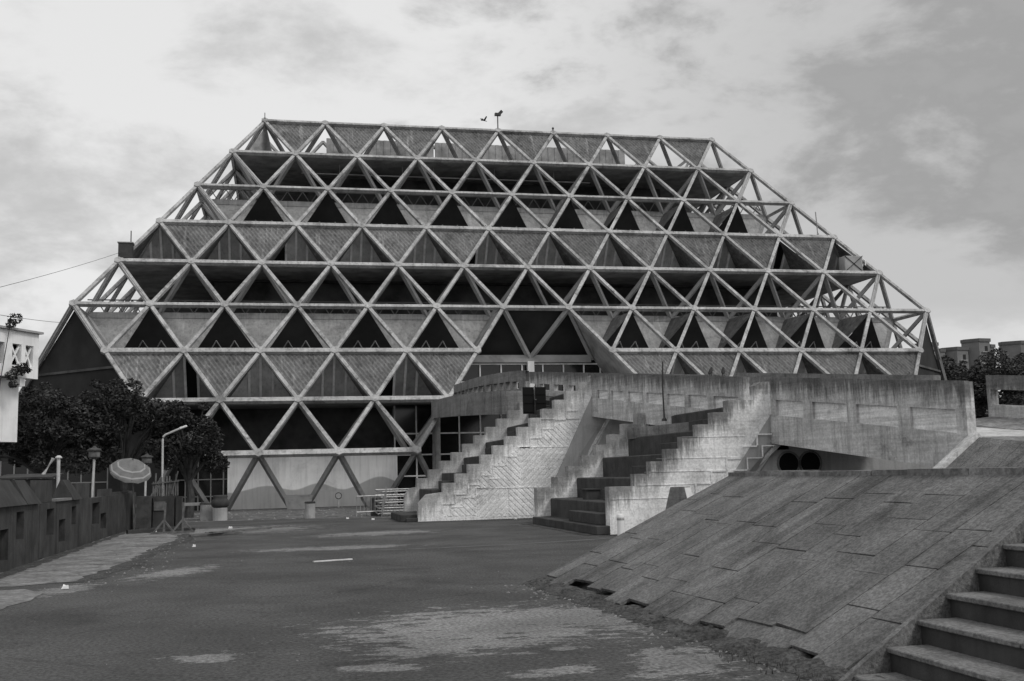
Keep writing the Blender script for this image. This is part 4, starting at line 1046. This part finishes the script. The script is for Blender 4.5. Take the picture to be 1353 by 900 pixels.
# a bicycle-like hydrant left out; small valve post by the wall
t = thing('valve_post', V(-14.6, -36.5, 0), 'small valve post standing before the pale ground-floor wall', 'post')
b = MB(); b.tube([V(-14.6, -36.5, 0), V(-14.6, -36.5, .7)], .06, 8); b.build('pipe', M_post, t)
b = MB(); b.tube([V(-14.6 + .2 * cos(a), -36.55, .75 + .2 * sin(a)) for a in [i * pi / 6 for i in range(13)]], .03, 6); b.build('handwheel', M_darkmetal, t)
# scraps of litter
for i, (x, y, lab) in enumerate([(-22.1, -85.9, 'white scrap on the asphalt beside the near left pavement'), (-20.9, -52.6, 'white scrap at the foot of the bulging pedestal'), (-20.0, -66.9, 'white scrap lying on the loose planks'), (-20.7, -74.2, 'white scrap on the road beyond the left pavement'),
                                 (-15.2, -56.5, 'white scrap on the road before the valve post'), (-14.2, -58.6, 'white scrap on the road left of the farther staircase'), (-13.0, -56.8, 'white scrap near the bottom of the farther staircase'), (-8.6, -62.9, 'white scrap below the chevron wall'), (-22.9, -63.9, 'white scrap under the left trestle stand')]):
    z = .20 if 'planks' in lab else .012
    b = MB(); k = random.uniform(.045, .08); b.solid([V(x - k, y - k, z), V(x + k, y - k * .6, z), V(x + k * .7, y + k, z), V(x - k * .8, y + k * .7, z)], [V(x - k * .6, y - k * .7, z + .05), V(x + k * .8, y - k * .5, z + .07), V(x + k * .5, y + k * .8, z + .04), V(x - k * .7, y + k * .6, z + .08)])
    tag(b.build('paper_scrap', M_paper), lab, 'litter', 'scraps of litter on the ground')

# ================================================================== white building at the left edge
wb = thing('white_building', V(-30, -61, 0), 'white building with cross-braced openings cut off by the left edge', 'building')
fa, fb = V(-28.5, -58, 0), V(-29.6, -60, 0); fd = (fb - fa).normalized(); fnn = V(-fd.y, fd.x, 0)
if fnn.dot(V(1, -1, 0)) < 0: fnn = -fnn
def wf(u, v, w_): return fa + fd * u - fnn * w_ + V(0, 0, v)
b = MB(); us = [0, .32, .78, 1.02, 1.55, 2.0, 2.3, 3.2, 6.5]
b.plate(us, [6.45, 6.95, 7.85, 8.4], lambda i, j: j == 1 and i in (1, 3, 5), wf, .25)
b.solid([wf(0, 6.45, .26), wf(0, 6.45, 4), wf(.25, 6.45, 4), wf(.25, 6.45, .26)], [wf(0, 8.4, .26), wf(0, 8.4, 4), wf(.25, 8.4, 4), wf(.25, 8.4, .26)])
b.build('upper_wall', M_white, wb, weld=False)
b = MB(); b.solid([wf(.3, 6.46, .5), wf(6.5, 6.46, .5), wf(6.5, 6.46, 4), wf(.3, 6.46, 4)], [wf(.3, 8.35, .5), wf(6.5, 8.35, .5), wf(6.5, 8.35, 4), wf(.3, 8.35, 4)]); b.build('dark_room', M_black, wb)
for a, c in ((.32, .78), (1.02, 1.55)):
    b = MB(); b.beam(wf(a, 6.95, .12), wf(c, 7.85, .12), .08, .06, fnn, .004); b.beam(wf(c, 6.95, .12), wf(a, 7.85, .12), .08, .06, fnn); b.build('cross_brace', M_white, wb)
b = MB(); b.solid([wf(-.12, 8.41, -.15), wf(6.6, 8.41, -.15), wf(6.6, 8.41, 4.2), wf(-.12, 8.41, 4.2)], [wf(-.12, 8.50, -.15), wf(6.6, 8.50, -.15), wf(6.6, 8.50, 4.2), wf(-.12, 8.50, 4.2)]); b.build('roof', M_web, wb)
b = MB(); b.solid([wf(.55, 3.75, .5), wf(6.5, 3.75, .5), wf(6.5, 3.75, 3.8), wf(.55, 3.75, 3.8)], [wf(.55, 6.44, .5), wf(6.5, 6.44, .5), wf(6.5, 6.44, 3.8), wf(.55, 6.44, 3.8)]); b.build('lower_wall', M_white, wb)
b = MB(); b.solid([wf(1.45, 0, .8), wf(6.5, 0, .8), wf(6.5, 0, 3.5), wf(1.45, 0, 3.5)], [wf(1.45, 3.74, .8), wf(6.5, 3.74, .8), wf(6.5, 3.74, 3.5), wf(1.45, 3.74, 3.5)]); b.build('base_wall', M_white, wb)
b = MB(); b.beam(wf(.85, 6.1, .3), wf(.85, 6.44, .3), .3, .5, fnn); b.build('bracket', M_white, wb)

# wires
def wire(p, q, sag, label):
    p, q = Vector(p), Vector(q); b = MB(); b.tube([p + (q - p) * (i / 14) - V(0, 0, sag * 4 * (i / 14) * (1 - i / 14)) for i in range(15)], .013, 5)
    tag(b.build('overhead_wire', M_darkmetal), label, 'wire')
wire(node(4, 0) + V(.1, .2, .7), V(-31.5, -60, 9.6), .12, 'upper overhead wire from the corner box of the hall down to the left edge')
wire(node(5, 0) + V(-.2, .6, -1.2), V(-31.5, -60, 9.3), .1, 'lower overhead wire from the left corner of the hall to the left edge')

# ================================================================== trees
def leaves(b, c, rad, n, size, squash=.8):
    for _ in range(n):
        d = V(random.gauss(0, 1), random.gauss(0, 1), random.gauss(0, 1)).normalized() * rad * random.uniform(.45, 1.0) ** .6
        d.z *= squash; p = c + d
        a = V(random.gauss(0, 1), random.gauss(0, 1), random.gauss(0, .6)).normalized(); e = a.cross(V(random.gauss(0, 1), random.gauss(0, 1), random.gauss(0, 1))).normalized()
        s_ = size * random.uniform(.6, 1.3); k = e * s_ * .45
        base = len(b.v); b.v += [p - a * s_, p + k, p + a * s_, p - k]; b.f.append([base, base + 1, base + 2, base + 3])
def tree(x, y, clumps, trunk_h, label, group, n=160, size=.2, m=M_leaf):
    t = thing('broadleaf_tree', V(x, y, 0), label, 'tree', group)
    b = MB(); b.tube([V(x, y, 0), V(x + .1, y, trunk_h * .5), V(x - .05, y, trunk_h)], .26, 9, .16)
    for c, rad in clumps[::2]:
        b.tube([V(x - .05, y, trunk_h * .85), (V(x, y, trunk_h) + c) / 2 + V(0, 0, .3), c], .12, 6, .03)
    b.build('trunk', M_bark, t)
    b = MB()
    for c, rad in clumps: leaves(b, c, rad, int(n * rad * rad), size)
    b.build('crown', m, t, fix=False)
def clumps(x, y, z, rx, ry, rz, n, r0_, r1_, seed):
    rnd = random.Random(seed); out = []
    for i in range(int(n)):
        a = rnd.uniform(0, 2 * pi); e = rnd.uniform(-.5, 1) ; s_ = sqrt(max(0, 1 - e * e)); k = rnd.uniform(.55, 1)
        if i % 5 == 4: k = rnd.uniform(1.0, 1.14)
        out.append((V(x + rx * s_ * cos(a) * k, y + ry * s_ * sin(a) * k, z + rz * e * k), rnd.uniform(r0_, r1_) * (.6 if i % 5 == 4 else 1)))
    return out
tree(-29.6, -50, clumps(-29.6, -50, 4.1, 2.8, 2.4, 2.7, 60, .4, .85, 1), 2.6, 'dark leafy tree rising beside the white building', 'dark trees before the left of the hall', 760, .10)
tree(-26.2, -48.5, clumps(-26.2, -48.5, 4.4, 3.0, 2.5, 2.8, 70, .4, .85, 2), 2.7, 'dark leafy tree in the middle of the left clump, behind the umbrella', 'dark trees before the left of the hall', 760, .10)
tree(-23.0, -47.6, clumps(-23.2, -47.6, 3.6, 2.0, 2.0, 2.2, 46, .35, .75, 3), 2.2, 'dark leafy tree nearest the hall legs, behind the street lamp', 'dark trees before the left of the hall', 760, .10)
for i, (x, y, z, rx, rz, lab) in enumerate([(70, 22, 10.4, 5.0, 6.0, 'distant tree just right of the hall corner'), (77.5, 20, 10.3, 5.0, 6.0, 'distant tree in the middle of the gap behind the bridge end'), (85, 24, 10.2, 5.5, 6.0, 'distant tree at the right edge before the apartment blocks'), (64.5, 26, 9.0, 4.5, 5.0, 'distant tree half hidden by the right corner of the hall'), (74, 30, 10.5, 5.5, 6.2, 'distant tree behind the others, below the tallest apartment block')]):
    tree(x, y, clumps(x, y, z, rx, rx, rz, 60, .8, 1.7, 20 + i), 6, lab, 'trees beyond the bridge', 170, .24, M_leaf2)
# creeper on the white building
t = thing('climbing_plant', wf(1.9, 6.2, -.2), 'dark climbing plant trailing over the front of the white building', 'plant')
b = MB()
for u_, v_, rad in ((1.75, 8.85, .30), (1.95, 8.6, .2), (1.2, 6.85, .26), (1.45, 6.7, .3), (.95, 6.75, .16), (1.85, 6.45, .25), (1.7, 6.1, .2)): leaves(b, wf(u_, v_, -.25), rad, int(520 * rad), .07)
b.build('foliage', M_creeper, t, fix=False)
b = MB(); b.tube([wf(2.6, 0, -.1), wf(2.65, 3, -.08), wf(2.3, 6.2, -.12), wf(1.95, 8.7, -.22)], .03, 6, .015); b.build('stem', M_bark, t)
b = MB(); P_ = []; y = ya - .1
prof = [(-.34, .006), (-.2, .035), (-.08, .07), (.06, .085), (.2, .05)]
while y > yb2 - .6:
    k = random.uniform(.35, 1.25); P_.append([V(x0 + tx(y) + dx * (.6 + .5 * k) + random.uniform(-.03, .03), y + random.uniform(-.02, .02), z * k if i_ else .005) for i_, (dx, z) in enumerate(prof)]); y -= .09
for a, c in zip(P_, P_[1:]):
    for i in range(len(prof) - 1): b.poly([a[i], a[i + 1], c[i + 1], c[i]])
tag(b.build('soil_ridge', M_soil, fix=False, weld=True, smooth=True), kind='structure')
# weeds along the toe of the embankment
b = MB()
for _ in range(2600):
    y = random.uniform(-98.4, -89.0); k = random.random(); big = y < -96.6
    if not big and random.random() < .55: continue
    x = x0 + tx(y) - .08 + random.gauss(0, .10 if not big else .20); h = random.uniform(.015, .05) * (1.5 if big else 1)
    a = random.uniform(0, 2 * pi); d = V(cos(a), sin(a), 0) * .007; l = V(random.gauss(0, .3), random.gauss(0, .3), 1) * h
    b.poly([V(x, y, 0) - d, V(x, y, 0) + d, V(x, y, 0) + l])
tag(b.build('toe_weeds', M_weed, fix=False), kind='stuff')

# loose stones along the toe and on the apron
b = MB(); rs_ = random.Random(11)
def stone(x, y, r_, z=0):
    v = [V(x + r_ * rs_.uniform(.6, 1.2) * cos(a), y + r_ * rs_.uniform(.6, 1.2) * sin(a), z) for a in (0, 1.3, 2.4, 3.6, 5.0)]
    t_ = V(x, y, z + r_ * rs_.uniform(.5, .9))
    for i in range(5): b.poly([v[i], v[(i + 1) % 5], t_])
for _ in range(420):
    y_ = rs_.uniform(-98.6, -88.8); stone(x0 + tx(y_) - abs(rs_.gauss(0, .35)) - .1, y_, rs_.uniform(.008, .03) * (1.6 if rs_.random() < .08 else 1))
for _ in range(260): stone(rs_.uniform(-23, -12), rs_.uniform(-54.5, -36), rs_.uniform(.02, .09), .004)
for _ in range(240): stone(rs_.uniform(-22.6, -20.8), rs_.uniform(-86, -64), rs_.uniform(.01, .04))
for _ in range(160): stone(rs_.uniform(-22, -10), rs_.uniform(-97, -62), rs_.uniform(.006, .02))
tag(b.build('loose_stones', M_pave, fix=False), kind='stuff')

# ================================================================== apartment blocks far behind
def block(x0_, x1_, z, label, y=150, extra=None):
    t = thing('apartment_block', V((x0_ + x1_) / 2, y, 0), label, 'building', 'apartment blocks on the skyline')
    b = MB(); xm = x0_ + (x1_ - x0_) * .38
    b.solid([V(x0_, y + 3, 0), V(xm, y, 0), V(x1_, y + .5, 0), V(x1_, y + 4.5, 0), V(x0_, y + 4.5, 0)], [V(x0_, y + 3, z - .9), V(xm, y, z - .9), V(x1_, y + .5, z - .9), V(x1_, y + 4.5, z - .9), V(x0_, y + 4.5, z - .9)]); b.build('wall', M_apart, t)
    b = MB(); e = .25
    b.solid([V(x0_ - e, y + 2.8, z - .9), V(xm, y - e, z - .9), V(x1_ + e, y + .3, z - .9), V(x1_ + e, y + 4.5, z - .9), V(x0_ - e, y + 4.5, z - .9)], [V(x0_ - e, y + 2.8, z), V(xm, y - e, z), V(x1_ + e, y + .3, z), V(x1_ + e, y + 4.5, z), V(x0_ - e, y + 4.5, z)]); b.build('roof_band', M_roofband, t)
    for i in range(3):
        zz = z - 3.6 - 3.2 * i; wx = (x1_ - xm)
        b = MB(); b.box(xm + wx * .25, xm + wx * .75, y - .05 + .3, y + .6, zz, zz + 1.5); b.build('window', M_apartd, t)
        b = MB(); b.box(xm + wx * .2, xm + wx * .8, y - .35, y + .3, zz - .25, zz - .02); b.build('balcony', M_light, t)
block(150.5, 155.2, 34.2, 'apartment block whose top shows right beside the hall corner')
block(155.6, 158.6, 32.7, 'lowest apartment block top, second from the hall corner', 152)
block(159.0, 165.0, 33.1, 'apartment block in the middle group, left of the tallest', 151)
block(165.2, 171.2, 35.3, 'tallest apartment block in the middle group of the skyline', 150)
block(171.4, 174.0, 33.9, 'narrow apartment block right of the tallest one', 152)
block(177.0, 186, 34.7, 'apartment block cut off by the right edge', 150)
